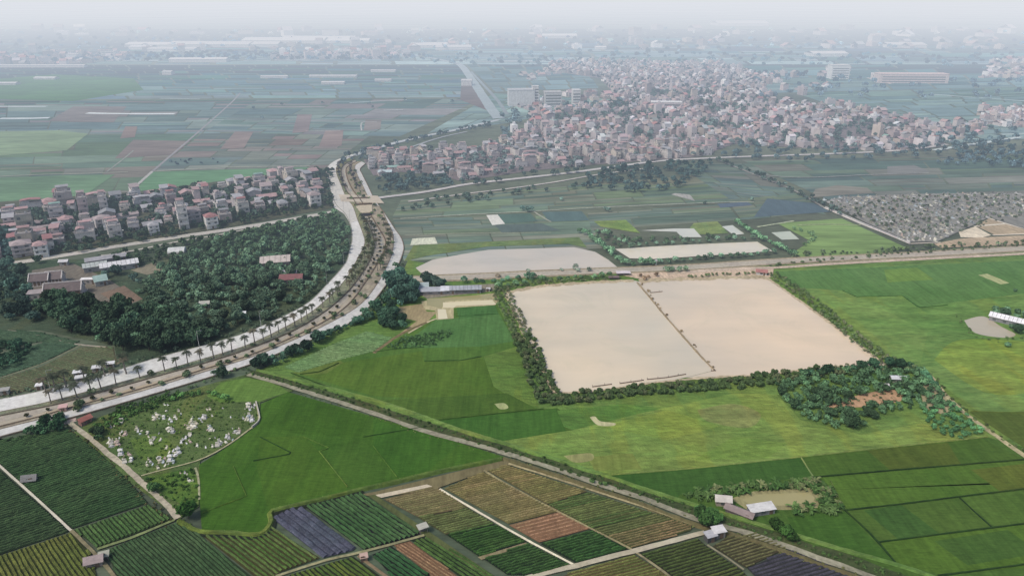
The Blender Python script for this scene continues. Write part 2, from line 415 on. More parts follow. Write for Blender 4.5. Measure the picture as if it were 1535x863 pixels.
patchwork(mb, [(604, 392), (905, 372), (880, 322), (588, 328)], 4, 5, PM, zf + 0.072, .7, seed=6)
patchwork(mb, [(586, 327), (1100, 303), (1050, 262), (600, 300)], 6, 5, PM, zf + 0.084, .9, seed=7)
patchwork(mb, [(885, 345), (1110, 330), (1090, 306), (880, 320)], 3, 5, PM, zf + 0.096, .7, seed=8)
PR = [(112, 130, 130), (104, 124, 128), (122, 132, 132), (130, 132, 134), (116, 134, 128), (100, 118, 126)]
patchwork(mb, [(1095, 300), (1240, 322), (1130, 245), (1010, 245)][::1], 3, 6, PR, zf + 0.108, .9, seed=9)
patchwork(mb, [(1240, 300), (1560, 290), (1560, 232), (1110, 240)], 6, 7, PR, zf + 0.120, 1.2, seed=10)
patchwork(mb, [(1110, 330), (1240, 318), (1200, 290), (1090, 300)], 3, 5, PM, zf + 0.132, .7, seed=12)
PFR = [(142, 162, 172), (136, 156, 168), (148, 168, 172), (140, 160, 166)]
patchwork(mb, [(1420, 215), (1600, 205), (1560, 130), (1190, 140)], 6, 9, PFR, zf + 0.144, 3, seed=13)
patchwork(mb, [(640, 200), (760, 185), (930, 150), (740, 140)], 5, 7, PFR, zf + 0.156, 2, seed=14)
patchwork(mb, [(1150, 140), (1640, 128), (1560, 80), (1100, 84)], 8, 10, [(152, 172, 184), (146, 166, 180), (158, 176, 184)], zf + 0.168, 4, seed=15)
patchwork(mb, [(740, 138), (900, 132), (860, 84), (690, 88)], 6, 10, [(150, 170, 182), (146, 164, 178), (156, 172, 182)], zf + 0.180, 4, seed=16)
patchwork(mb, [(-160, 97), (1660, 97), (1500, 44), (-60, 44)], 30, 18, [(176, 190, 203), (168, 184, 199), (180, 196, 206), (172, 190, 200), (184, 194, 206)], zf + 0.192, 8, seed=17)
mb.build('farmland', M_FARM, kind='structure'); SHEETS.append((-9e4, 9e4, 400, 9e4, .03 + .012 * 17))

# ---- named farmland pieces far left
field('wood_floor', [(-60, 400), (20, 392), (140, 388), (330, 356), (505, 322), (527, 345), (522, 385), (490, 428), (452, 460), (320, 514), (200, 548), (176, 545), (172, 518), (60, 495), (-60, 495)], (72, 88, 76), M_SCRUB, z=.03)
def F_(name, poly, rgb, mat=None, **k):
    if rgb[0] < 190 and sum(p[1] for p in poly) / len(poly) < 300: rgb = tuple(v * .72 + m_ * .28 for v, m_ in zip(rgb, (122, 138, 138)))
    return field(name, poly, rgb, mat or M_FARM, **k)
F_('green_field', [(200, 288), (229, 258), (460, 251), (482, 258), (440, 264), (350, 276), (290, 283)], (108, 146, 122))
F_('green_field', [(-30, 268), (110, 263), (172, 262), (135, 288), (110, 300), (-30, 312)], (112, 142, 122))
F_('green_field', [(-30, 198), (90, 196), (132, 201), (100, 226), (-30, 236)], (148, 168, 152))
F_('green_field', [(-40, 148), (110, 152), (215, 135), (200, 118), (80, 112), (-40, 122)], (150, 174, 172))
for p, c in [([(172, 238), (262, 232), (285, 212), (200, 210)], (140, 132, 140)), ([(330, 224), (366, 222), (380, 198), (352, 198)], (152, 140, 148)), ([(478, 220), (512, 219), (515, 196), (488, 196)], (158, 144, 152)),
             ([(438, 200), (462, 198), (468, 172), (446, 172)], (152, 144, 156)), ([(180, 208), (202, 206), (206, 190), (188, 190)], (154, 142, 150)), ([(72, 182), (170, 184), (190, 160), (110, 160)], (152, 150, 162)),
             ([(545, 196), (570, 194), (572, 180), (548, 180)], (150, 146, 156)), ([(690, 150), (730, 166), (712, 130), (692, 120)], (154, 152, 166)), ([(285, 262), (0 + 240, 256), (250, 238), (300, 240)][:0] or [(240, 250), (335, 247), (345, 238), (250, 238)], (112, 130, 138))]:
    F_('ploughed_field', p, c)
# ---- right mid named
F_('fallow_field', [(1165, 335), (1262, 328), (1362, 373), (1300, 382), (1200, 386), (1190, 378), (1215, 362)], (122, 148, 104))
F_('ploughed_field', [(1215, 297), (1258, 293), (1310, 290), (1300, 282), (1255, 278), (1222, 284)], (136, 132, 132))
F_('ploughed_field', [(1330, 262), (1396, 258), (1370, 248), (1330, 250)], (134, 134, 142))
F_('shade_net', [(1130, 326), (1245, 318), (1220, 305), (1150, 298)], (96, 112, 124), M_NET)
F_('shade_net', [(1080, 312), (1128, 308), (1120, 303), (1075, 306)], (98, 112, 128), M_NET)
F_('shade_net', [(760, 345), (895, 336), (880, 330), (746, 336)][:0] or [(752, 349), (840, 346), (812, 335), (742, 338)], (96, 110, 112), M_NET)
F_('shade_net', [(735, 337), (806, 332), (795, 320), (742, 322)], (92, 114, 112), M_NET)
F_('shade_net', [(823, 333), (884, 331), (872, 317), (812, 318)], (96, 116, 120), M_NET)
F_('bare_plot', [(738, 338), (757, 336), (746, 322), (729, 323)], (205, 205, 205), M_CONC)
F_('bare_plot', [(1006, 292), (1042, 302), (1034, 292), (1012, 290)], (170, 166, 170), M_SOIL)
F_('tended_plot', [(615, 368), (656, 366), (652, 356), (618, 358)], (196, 200, 188), M_SOIL)
F_('green_field', [(606, 392), (640, 384), (730, 370), (852, 366), (880, 372), (868, 356), (620, 368)], (110, 132, 96), M_SCRUB)
F_('green_field', [(900, 340), (960, 350), (938, 330), (890, 332)], (128, 152, 100), M_SCRUB)
F_('green_field', [(1048, 352), (1092, 350), (1075, 332), (1040, 335), (1034, 342)], (122, 146, 108), M_SCRUB)
# ================================================================== MIDDLE AND NEAR FIELDS (painted in order)
G0 = field('rough_grass', [(612, 390), (585, 450), (420, 540), (380, 560), (700, 664), (1075, 770), (1400, 880), (1700, 900), (1700, 365), (1160, 392), (900, 405), (740, 414)], (98, 130, 70), M_SCRUB)
field('rice_field', [(596, 508), (655, 478), (684, 458), (745, 456), (775, 520), (808, 612), (752, 625), (660, 632), (565, 600), (440, 562), (505, 540)], (80, 113, 57))
field('rice_field', [(684, 459), (742, 456), (746, 470), (690, 476)], (76, 116, 66))
field('rice_field', [(655, 479), (690, 477), (748, 471), (772, 512), (720, 520), (600, 523), (620, 505)], (82, 120, 72))
field('rice_field', [(452, 562), (505, 545), (632, 527), (636, 541), (690, 540), (722, 534), (740, 560), (770, 590), (660, 600), (560, 594)], (84, 112, 52))
field('rice_field', [(438, 560), (470, 548), (510, 541), (515, 544), (490, 560), (460, 563)], (98, 118, 62))
field('rough_grass', [(725, 535), (775, 520), (806, 605), (808, 612), (775, 602), (740, 580)], (96, 124, 62), M_SCRUB)
field('rice_field', [(570, 601), (760, 590), (806, 614), (835, 612), (850, 622), (865, 650), (760, 662), (700, 650)], (76, 104, 50))
field('rice_field', [(655, 631), (745, 621), (835, 613), (850, 650), (760, 664), (712, 652)], (66, 104, 50))
field('rice_field', [(835, 616), (935, 606), (990, 612), (970, 640), (870, 650), (845, 640)], (88, 126, 62), M_SCRUB)
field('rough_grass', [(752, 662), (860, 645), (960, 620), (1100, 590), (1165, 592), (1200, 630), (1290, 652), (1380, 635), (1475, 656), (1300, 675), (1200, 686), (916, 712), (840, 690)], (114, 142, 74), M_SCRUB)
field('rough_grass', [(900, 640), (1000, 615), (1080, 640), (1000, 660)], (124, 150, 74), M_SCRUB)
field('rough_grass', [(1040, 690), (1100, 655), (1180, 665), (1150, 688)], (108, 140, 68), M_SCRUB)
field('rough_grass', [(1045, 615), (1100, 606), (1140, 622), (1120, 642), (1060, 632)], (128, 136, 88), M_SCRUB, sm=True)
field('rough_grass', [(892, 706), (880, 686), (948, 680), (962, 704)], (120, 134, 72), M_RICE)
field('bare_patch', [(845, 684), (885, 680), (888, 690), (862, 694)], (136, 138, 96), M_SOIL, sm=True)
field('bare_patch', [(884, 626), (892, 625), (900, 632), (922, 635), (918, 639), (896, 638)], (172, 170, 138), M_SOIL, sm=True)
field('bare_patch', [(741, 606), (756, 605), (762, 612), (750, 614)], (150, 158, 116), M_SOIL, sm=True)
# right paddies
field('rice_field', [(915, 713), (1040, 703), (1200, 686), (1480, 656), (1700, 716), (1700, 900), (1420, 900), (1270, 834), (1075, 770)], (76, 106, 53))
RP = [([(915, 714), (1200, 687), (1217, 716), (1120, 725), (1020, 742), (1010, 752)], (64, 98, 50)),
      ([(1202, 686), (1330, 672), (1470, 657), (1535, 690), (1220, 716)], (74, 102, 50)),
      ([(1300, 676), (1420, 664), (1440, 696), (1335, 706)], (84, 100, 50)),
      ([(1220, 717), (1535, 691), (1700, 720), (1700, 716), (1535, 734), (1436, 746), (1268, 765), (1240, 735)], (82, 112, 52)),
      ([(1455, 705), (1570, 692), (1600, 728), (1500, 738)], (92, 106, 52)),
      ([(1269, 766), (1436, 747), (1488, 791), (1316, 813)], (78, 105, 52)),
      ([(1295, 766), (1350, 757), (1410, 802), (1345, 808)], (66, 98, 52)),
      ([(1439, 747), (1620, 725), (1700, 768), (1490, 791)], (80, 108, 54)),
      ([(1316, 815), (1600, 779), (1700, 840), (1410, 862), (1345, 846)], (78, 108, 48)),
      ([(1400, 812), (1510, 795), (1560, 830), (1450, 848)], (68, 98, 50)),
      ([(1180, 776), (1266, 767), (1342, 845), (1270, 826), (1190, 800)], (68, 102, 48))]
for p, c in RP: field('rice_field', p, c)
# fields east of the pond
field('rough_grass', [(1160, 406), (1700, 384), (1700, 560), (1600, 690), (1535, 668), (1440, 600), (1395, 565), (1345, 548), (1280, 500)], (104, 138, 78), M_SCRUB)
field('green_field', [(1160, 408), (1700, 384), (1700, 420), (1420, 455), (1375, 462), (1352, 444), (1284, 446), (1262, 436), (1195, 432)], (92, 128, 80), M_RICE)
field('green_field', [(1325, 405), (1375, 402), (1400, 420), (1330, 424)], (108, 140, 80), M_RICE)
field('rough_grass', [(1400, 540), (1440, 510), (1560, 520), (1560, 580), (1480, 590)], (120, 146, 72), M_SCRUB, sm=True)
field('rough_grass', [(1210, 440), (1300, 450), (1390, 500), (1380, 545), (1340, 535)], (112, 144, 82), M_SCRUB)
field('rice_field', [(1452, 618), (1600, 618), (1700, 720), (1600, 700), (1535, 672)], (88, 104, 56))
field('vegetable_strip', [(1466, 413), (1480, 411), (1513, 425), (1500, 427)], (160, 166, 128), M_SOIL)
# left of the diagonal track
field('rough_grass', [(100, 655), (150, 625), (330, 572), (370, 562), (440, 586), (390, 604), (389, 634), (300, 692), (298, 760), (270, 778)], (86, 108, 66), M_SCRUB)
field('rough_grass', [(310, 594), (332, 574), (372, 566), (412, 574), (432, 588), (388, 602), (330, 604)], (96, 128, 66), M_RICE)
field('rough_grass', [(216, 716), (288, 702), (297, 722), (297, 752), (280, 760), (250, 745)], (84, 118, 56), M_SCRUB)
field('rough_grass', [(195, 660), (240, 652), (262, 680), (215, 690)], (92, 118, 60), M_SCRUB, sm=True)
field('rice_field', [(432, 588), (560, 625), (700, 668), (758, 686), (640, 710), (540, 733), (420, 763), (405, 770), (400, 792), (382, 800), (303, 796), (298, 735), (299, 697), (345, 668), (389, 636), (391, 606)], (68, 103, 44))
for p, c in [([(390, 656), (456, 654), (478, 678), (520, 732), (402, 764), (385, 700)], (72, 104, 44)), ([(480, 678), (545, 660), (596, 716), (523, 731)], (70, 104, 46)), ([(560, 628), (690, 666), (640, 708), (598, 716), (560, 672)], (64, 102, 44)),
             ([(303, 770), (302, 720), (380, 694), (398, 760), (396, 792), (304, 794)], (66, 102, 42)), ([(440, 592), (552, 626), (540, 655), (455, 652), (400, 640)], (64, 98, 42))]:
    field('rice_field', p, c)
# ================================================================== CROP ROWS
def croprows(name, poly, d0, d1, rgb, soil=(48, 54, 38), sp=1.05, w=0.62, h=0.39, mixc=None, rough=.35):
    base = field(name.replace('_rows', '') + '_soil' if False else 'soil', poly, soil, M_SOIL)
    W = [g(*p)[:2] for p in poly]; a = Vector(g(*d0)[:2]); b = Vector(g(*d1)[:2]); u = (b - a).normalized(); n = Vector((-u.y, u.x))
    cs = [(p[0] * u.x + p[1] * u.y, p[0] * n.x + p[1] * n.y) for p in W]
    lo, hi = min(c[1] for c in cs), max(c[1] for c in cs)
    ca = AP(poly, rgb); cb = AP(poly, mixc) if mixc else ca
    quads = []; cols = []; z0 = ZL[0] + .005
    k = 0; v = lo + sp / 2
    while v < hi:
        xs = []
        for i in range(len(cs)):
            (x0, y0), (x1, y1) = cs[i], cs[(i + 1) % len(cs)]
            if (y0 > v) != (y1 > v): xs.append(x0 + (v - y0) / (y1 - y0) * (x1 - x0))
        xs.sort()
        rc = random.uniform(.85, 1.15); t = random.random() if mixc else 0
        if mixc and random.random() < .6: t = tprev if k else t
        tprev = t
        for s0, s1 in zip(xs[::2], xs[1::2]):
            s0 += .3; s1 -= .3
            if s1 - s0 < 1: continue
            m = max(2, int((s1 - s0) / 1.0)); prev = None
            for i in range(m + 1):
                s = s0 + (s1 - s0) * i / m
                ww = w / 2 * random.uniform(1 - rough * .5, 1 + rough * .4); hh = h * random.uniform(1 - rough, 1 + rough)
                if random.random() < .045: hh *= .25
                vv = v + random.uniform(-.05, .05) + .14 * math.sin(s * .11 + k * .05) + .05 * math.sin(s * .5 + k)
                pts = []
                for off, z in ((-ww, z0), (-ww * .62, z0 + hh * .85), (ww * .62, z0 + hh), (ww, z0)):
                    p = u * s + n * (vv + off); pts.append((p.x, p.y, z))
                if prev:
                    f = rc * random.uniform(.88, 1.12)
                    c = tuple((ca[q] * (1 - t) + cb[q] * t) * f for q in range(3))
                    for q in range(3): quads += [prev[q], prev[q + 1], pts[q + 1], pts[q]]; cols.append(c)
                prev = pts
        v += sp; k += 1
    if not quads: return
    me = fastmesh(name, np.array(quads), 4, np.array(cols)); me.materials.append(M_CROP)
    o = bpy.data.objects.new(name, me); COL.objects.link(o); o['kind'] = 'stuff'; return o
ROWA = ((107, 794), (224, 755))      # shallow rows
ROWB = ((456, 763), (534, 820))
croprows('vegetable_rows', [(-60, 672), (0, 661), (102, 643), (146, 676), (188, 716), (222, 754), (108, 793), (0, 697), (-60, 650)], *ROWA, (60, 84, 58), (40, 52, 42), sp=1.18, w=0.82, h=0.46)
croprows('vegetable_rows', [(-60, 652), (-2, 703), (104, 796), (0, 832), (-60, 852)], *ROWA, (58, 78, 56), (40, 50, 42), sp=1.18, w=0.79, h=0.46)
croprows('vegetable_rows', [(-60, 855), (0, 834), (107, 799), (136, 831), (150, 880), (150, 920), (-60, 920)], (60, 815), (110, 893), (88, 98, 54), (58, 66, 40), sp=1.05, w=0.71, h=0.32)
croprows('vegetable_rows', [(111, 795), (224, 757), (260, 778), (147, 822)], (184, 776), (209, 801), (74, 100, 62), (48, 64, 42), sp=1.05, w=0.69, h=0.32)
croprows('vegetable_rows', [(158, 826), (262, 785), (290, 796), (375, 863), (420, 905), (190, 905), (168, 846)], (210, 805), (268, 860), (64, 88, 62), (46, 60, 44), sp=0.93, w=0.62, h=0.32)
croprows('vegetable_rows', [(303, 803), (385, 806), (405, 790), (480, 837), (420, 858), (395, 890), (380, 864)], (408, 793), (470, 835), (88, 106, 66), (66, 66, 46), sp=1.18, w=0.62, h=0.32, mixc=(72, 100, 52))
croprows('vegetable_rows', [(457, 760), (539, 740), (562, 754), (627, 795), (630, 802), (547, 826), (537, 819)], *ROWB, (66, 96, 64), (26, 36, 28), sp=1.24, w=0.74, h=0.55)
croprows('vegetable_rows', [(436, 862), (490, 846), (530, 835), (575, 868), (600, 905), (380, 905)], *ROWB, (72, 98, 52), (44, 50, 34), sp=1.12, w=0.65, h=0.37, mixc=(88, 102, 50))
croprows('vegetable_rows', [(558, 832), (588, 820), (642, 863), (690, 905), (630, 905), (582, 858)], *ROWB, (52, 86, 58), (26, 38, 28), sp=1.18, w=0.71, h=0.46)
croprows('seedling_rows', [(590, 818), (615, 812), (684, 863), (750, 915), (700, 915), (645, 863)], *ROWB, (128, 106, 86), (108, 84, 68), sp=0.87, w=0.44, h=0.14)
croprows('vegetable_rows', [(617, 811), (642, 805), (740, 863), (810, 915), (755, 915), (686, 863)], *ROWB, (72, 98, 56), (40, 52, 34), sp=1.12, w=0.65, h=0.37)
RC = ((760, 787), (838, 768))
bl = (58, 62, 40)
croprows('vegetable_rows', [(575, 749), (650, 731), (662, 734), (702, 762), (625, 775)], *RC, (130, 122, 92), (100, 90, 70), sp=0.93, w=0.49, h=0.23, mixc=(110, 112, 78))
croprows('vegetable_rows', [(626, 776), (702, 763), (742, 786), (668, 802)], *RC, (98, 108, 72), (72, 72, 52), sp=0.93, w=0.52, h=0.28, mixc=(80, 104, 62))
croprows('vegetable_rows', [(670, 803), (743, 787), (788, 812), (718, 835)], *RC, (60, 88, 50), (34, 48, 30), sp=0.93, w=0.57, h=0.41)
croprows('vegetable_rows', [(724, 838), (792, 816), (856, 848), (800, 862), (760, 862)], *RC, (56, 84, 50), (32, 46, 30), sp=0.93, w=0.57, h=0.41)
croprows('vegetable_rows', [(666, 733), (724, 708), (838, 767), (762, 786)], *RC, (142, 128, 98), (104, 98, 68), sp=0.93, w=0.47, h=0.23, mixc=(112, 110, 74))
croprows('seedling_rows', [(763, 788), (838, 768), (885, 793), (808, 814)], *RC, (148, 122, 100), (118, 92, 74), sp=1.36, w=0.49, h=0.11, mixc=(128, 102, 82))
croprows('vegetable_rows', [(810, 816), (886, 795), (942, 824), (864, 845)], *RC, (58, 88, 52), (32, 48, 30), sp=0.99, w=0.60, h=0.46)
croprows('vegetable_rows', [(730, 706), (760, 698), (880, 737), (820, 757)], *RC, (136, 126, 90), (96, 90, 64), sp=0.93, w=0.47, h=0.25, mixc=(108, 112, 72))
croprows('vegetable_rows', [(821, 758), (881, 738), (980, 770), (885, 793)], *RC, (100, 112, 72), (74, 76, 54), sp=0.93, w=0.49, h=0.28, mixc=(78, 104, 62))
croprows('vegetable_rows', [(886, 794), (981, 770), (1038, 789), (1035, 796), (952, 821), (946, 822)], *RC, (86, 106, 66), (66, 74, 50), sp=0.93, w=0.49, h=0.28, mixc=(128, 112, 86))
croprows('vegetable_rows', [(865, 856), (950, 832), (1005, 866), (1040, 905), (900, 905), (830, 870)], *RC, (116, 114, 74), (84, 74, 56), sp=0.99, w=0.52, h=0.28, mixc=(90, 104, 58))
croprows('vegetable_rows', [(958, 831), (1047, 809), (1062, 822), (1112, 856), (1160, 905), (1050, 905), (1004, 862)], *RC, (68, 84, 54), (44, 48, 38), sp=1.05, w=0.55, h=0.32, mixc=(84, 96, 56))
croprows('vegetable_rows', [(1068, 820), (1090, 806), (1135, 800), (1180, 822), (1118, 852)], *RC, (98, 100, 72), (64, 62, 50), sp=1.05, w=0.44, h=0.28)
croprows('mulched_rows', [(1120, 853), (1182, 824), (1228, 842), (1275, 862), (1340, 905), (1170, 905)], *RC, (70, 72, 84), (52, 54, 58), sp=1.18, w=0.71, h=0.21)
croprows('vegetable_rows', [(-40, 595), (-40, 545), (0, 530), (65, 514), (118, 517), (60, 546), (0, 566)], (0, 520), (100, 526), (68, 92, 78), (50, 64, 58), sp=1.24, w=0.77, h=0.37)
croprows('vegetable_rows', [(-40, 606), (-40, 580), (60, 550), (122, 520), (170, 520), (176, 545), (140, 560), (60, 582), (0, 594)], (0, 565), (60, 582), (96, 104, 86), (92, 84, 74), sp=1.18, w=0.60, h=0.28, mixc=(80, 100, 78))
croprows('vegetable_rows', [(-40, 508), (0, 494), (60, 498), (120, 512), (108, 518), (62, 512), (-40, 530)], (0, 500), (100, 510), (66, 88, 74), (46, 62, 56), sp=1.36, w=0.82, h=0.46)
croprows('vegetable_rows', [(425, 551), (500, 516), (550, 497), (588, 507), (562, 527), (510, 540), (448, 559)], (500, 518), (590, 528), (106, 134, 96), (88, 118, 76), sp=1.36, w=0.65, h=0.28)
# shade net near
croprows('net_tunnels', [(407, 777), (440, 761), (455, 763), (534, 821), (528, 826), (484, 837)], *ROWB, (76, 80, 98), (62, 65, 82), sp=1.7, w=1.5, h=.3)
field('soil_margin', [(540, 742), (562, 738), (640, 719), (700, 704), (760, 690), (775, 697), (760, 700), (725, 708), (655, 733), (566, 747)], (112, 106, 82), M_SOIL)
field('shade_net', [(562, 743), (640, 727), (648, 730), (572, 747)], (186, 176, 160), M_NET)
field('fallow_strip', [(552, 744), (562, 742), (600, 768), (648, 801), (765, 880), (748, 880), (640, 806)], (84, 92, 62), M_SOIL)
field('fallow_strip', [(716, 836), (788, 814), (792, 817), (722, 840)], (124, 116, 94), M_SOIL)

# ================================================================== WATER
def water(name, poly, rgb, z=None, sm=False, rim=True):
    o = field(name, poly, rgb, M_WATER, z=z, sm=sm)
    return o
water('pond_water', [(757, 440), (790, 433), (838, 427), (950, 421), (1010, 490), (1070, 556), (1030, 566), (1000, 572), (930, 582), (880, 588), (832, 590), (800, 530)], (206, 195, 180))
water('pond_water', [(958, 423), (1000, 420), (1130, 416), (1155, 421), (1235, 478), (1330, 550), (1240, 552), (1150, 562), (1074, 566), (1072, 556)], (210, 195, 179))
water('pond_water', [(950, 421), (958, 423), (1073, 557), (1074, 567), (1028, 567), (1068, 557)], (206, 193, 178))
water('pond_water', [(623, 402), (648, 390), (690, 382), (732, 375), (800, 373), (860, 371), (892, 378), (912, 390), (928, 403), (860, 408), (760, 413), (640, 418)], (197, 189, 182))
water('pond_water', [(922, 374), (1000, 369), (1085, 365), (1135, 363), (1158, 377), (1060, 384), (980, 389), (944, 388)], (208, 202, 192))
water('pond_water', [(960, 346), (1010, 343), (1040, 343), (1052, 356), (1022, 356), (1014, 348)], (205, 205, 198))
water('pond_water', [(1082, 340), (1098, 338), (1116, 351), (1100, 353)], (205, 205, 198))
water('pond_water', [(1156, 349), (1184, 347), (1198, 359), (1172, 360)], (190, 196, 184))
water('pond_water', [(1445, 481), (1474, 475), (1500, 490), (1522, 502), (1505, 507), (1462, 500)], (190, 178, 160), sm=True)
field('bare_bank', [(1095, 748), (1130, 737), (1215, 732), (1232, 745), (1225, 762), (1180, 765), (1120, 765)], (140, 136, 104), M_SOIL)
water('pond_water', [(1111, 750), (1134, 742), (1208, 739), (1221, 746), (1218, 755), (1187, 758), (1130, 760)], (160, 154, 116))
field('bare_bank', [(632, 452), (742, 440), (748, 452), (742, 458), (680, 462), (680, 478), (655, 480), (652, 466), (632, 464)], (168, 160, 132), M_SOIL)
water('pond_water', [(640, 448), (700, 444), (736, 442), (738, 448), (668, 452), (662, 463), (640, 458)], (150, 146, 112))
water('pond_water', [(664, 454), (738, 450), (744, 457), (684, 459), (680, 462), (664, 462)], (204, 196, 170))
water('pond_water', [(656, 464), (668, 464), (671, 478), (657, 479)], (206, 200, 178))
field('bare_bank', [(590, 462), (632, 456), (640, 468), (655, 468), (640, 484), (600, 500), (625, 482), (600, 476)], (150, 138, 112), M_SOIL)
field('bare_bank', [(620, 432), (742, 426), (748, 436), (640, 448), (626, 440)], (128, 124, 116), M_SOIL)
field('rice_field', [(684, 463), (742, 458), (748, 472), (688, 478)], (74, 114, 68))
field('bare_bank', [(925, 412), (1000, 404), (1160, 400), (1158, 416), (1110, 417), (970, 421)], (188, 170, 156), M_SOIL)
field('bare_bank', [(1232, 612), (1290, 592), (1345, 585), (1352, 600), (1330, 606), (1290, 611)], (172, 142, 118), M_SOIL, sm=True)
field('bare_bank', [(1385, 575), (1405, 578), (1430, 612), (1420, 625), (1385, 612), (1380, 590)], (150, 142, 118), M_SOIL)
field('bare_bank', [(1437, 348), (1462, 340), (1486, 353), (1470, 357), (1440, 356)], (205, 196, 184), M_SOIL)
field('bare_bank', [(1462, 339), (1482, 328), (1560, 352), (1490, 352)], (168, 156, 142), M_SOIL)
field('bare_bank', [(1400, 366), (1440, 358), (1600, 350), (1600, 364), (1410, 372)], (172, 158, 144), M_SOIL)
field('temple_yard', [(40, 440), (48, 405), (110, 395), (165, 420), (210, 450), (180, 462), (120, 448), (60, 452)], (112, 108, 104), M_SOIL)
field('bare_bank', [(196, 405), (228, 394), (262, 400), (220, 412)], (132, 128, 118), M_SOIL)
field('bare_bank', [(150, 440), (186, 428), (214, 448), (196, 454), (170, 452)], (120, 106, 98), M_SOIL)
# village grounds
field('village_ground', [(-60, 400), (-60, 320), (0, 303), (200, 288), (330, 272), (480, 252), (500, 262), (500, 312), (330, 343), (90, 380), (0, 396)], (98, 104, 100), M_DIRT)
VR = [(545, 240), (600, 225), (680, 226), (745, 216), (790, 195), (800, 170), (870, 162), (930, 152), (900, 118), (820, 106), (830, 93), (1080, 96), (1160, 116), (1140, 136), (1180, 156), (1300, 166), (1400, 188), (1420, 220), (1330, 226), (1200, 222), (1100, 216), (1050, 235), (960, 242), (870, 249), (800, 256), (690, 272), (655, 262), (600, 258), (560, 264)]
field('village_ground', VR, (138, 138, 148), M_DIRT)

# ================================================================== ROADS
RL = {}
def road(name, pts, width, rgb, mat=None, z=None, rag=.05, sm=True, n=6):
    w = wl(pts, n, sm); w = dens(w, max(3, width * 1.2)); mb = MB(); z = z or over(w, .012)
    lay(w, z)
    mx = w[len(w) // 2]
    prev = None
    ribbon(mb, w, width, z, albedo_at(mx[0], mx[1], rgb), rag)
    RL[name] = w
    return mb.build(name, mat or M_CONC, kind='structure')
# corridor lines
L1 = [(-60, 613), (0, 600), (60, 588), (136, 569), (235, 538), (325, 514), (379, 496), (455, 460), (492, 426), (518, 396), (524, 376), (528, 361), (526, 340), (518, 322), (505, 309), (499, 296), (492, 273), (489, 256), (500, 243), (528, 232)]
L2 = [(-60, 632), (0, 619), (60, 607), (104, 596), (209, 567), (313, 537), (380, 515), (456, 476), (490, 450), (515, 424), (530, 400), (542, 378), (547, 364), (543, 348), (536, 330), (529, 310), (520, 299), (512, 280), (504, 258), (509, 246), (530, 235)]
L3 = [(-60, 639), (0, 625), (60, 613), (104, 603), (209, 573), (313, 544), (380, 522), (440, 497), (485, 470), (520, 440), (545, 408), (556, 388), (561, 372), (560, 358), (556, 346), (549, 332), (541, 319), (530, 300), (518, 285), (512, 265), (514, 250), (532, 240)]
L4 = [(-60, 657), (0, 641), (60, 626), (104, 613), (209, 585), (313, 553), (380, 532), (445, 504), (492, 480), (525, 455), (552, 418), (568, 392), (576, 376), (578, 362), (572, 350), (566, 340), (556, 324), (540, 300), (528, 284), (520, 265), (520, 252), (535, 243)]
L5 = [(-60, 661), (0, 645), (60, 630), (104, 617), (209, 589), (313, 557), (380, 536), (445, 509), (497, 484), (540, 458), (566, 426), (582, 396), (589, 376), (590, 358), (588, 348), (581, 334), (571, 314), (555, 301), (544, 280), (536, 264), (532, 250), (542, 243)]
L6 = [(-60, 674), (0, 656), (60, 640), (104, 628), (209, 598), (313, 567), (385, 544), (450, 517), (508, 494), (545, 470), (581, 425), (597, 398), (605, 376), (604, 364), (600, 355), (592, 344), (581, 327), (562, 300), (551, 278), (543, 262), (540, 254), (548, 246)]
NL = 150
LW = [resample(wl(l), NL) for l in (L1, L2, L3, L4, L5, L6)]
def band(mb, a, b, za, zb, rgb, j=.04):
    for i in range(NL - 1):
        c = albedo_at(a[i][0], a[i][1], rgb)
        mb.face([(*b[i], zb), (*b[i + 1], zb), (*a[i + 1], za), (*a[i], za)], vary(c, j))
def shift(a, b, d):
    out = []
    for p, q in zip(a, b):
        L = math.dist(p, q) or 1; out.append((p[0] + (q[0] - p[0]) * d / L, p[1] + (q[1] - p[1]) * d / L))
    return out
ZR = .55
mb = MB(); band(mb, LW[0], LW[1], ZR, ZR, (200, 201, 205)); mb.build('road', M_CONC, kind='structure')
mb = MB(); band(mb, LW[4], LW[5], ZR, ZR, (188, 189, 193)); mb.build('road', M_CONC, kind='structure')
mb = MB(); band(mb, LW[1], LW[2], ZR + .06, ZR + .06, (130, 137, 120), .1); mb.build('planted_verge', M_SCRUB, kind='structure'); mb = MB(); band(mb, LW[3], LW[4], ZR - .05, ZR + .02, (150, 144, 134), .1); mb.build('planted_verge', M_DIRT, kind='structure')
mid1 = [((p[0] * .5 + q[0] * .5), (p[1] * .5 + q[1] * .5)) for p, q in zip(LW[2], LW[3])]
m2 = [((p[0] * .18 + q[0] * .82), (p[1] * .18 + q[1] * .82)) for p, q in zip(LW[2], LW[3])]
mb = MB(); band(mb, LW[2], mid1, ZR - .05, .2, (166, 160, 154), .05); mb.build('canal_bank', M_CONC, kind='structure')
mb = MB(); band(mb, mid1, m2, .17, .17, (172, 162, 146), .02); mb.build('canal_water', M_WATER, kind='structure')
mb = MB(); band(mb, m2, LW[3], .2, ZR - .1, (156, 150, 144), .06); mb.build('canal_bank', M_CONC, kind='structure')
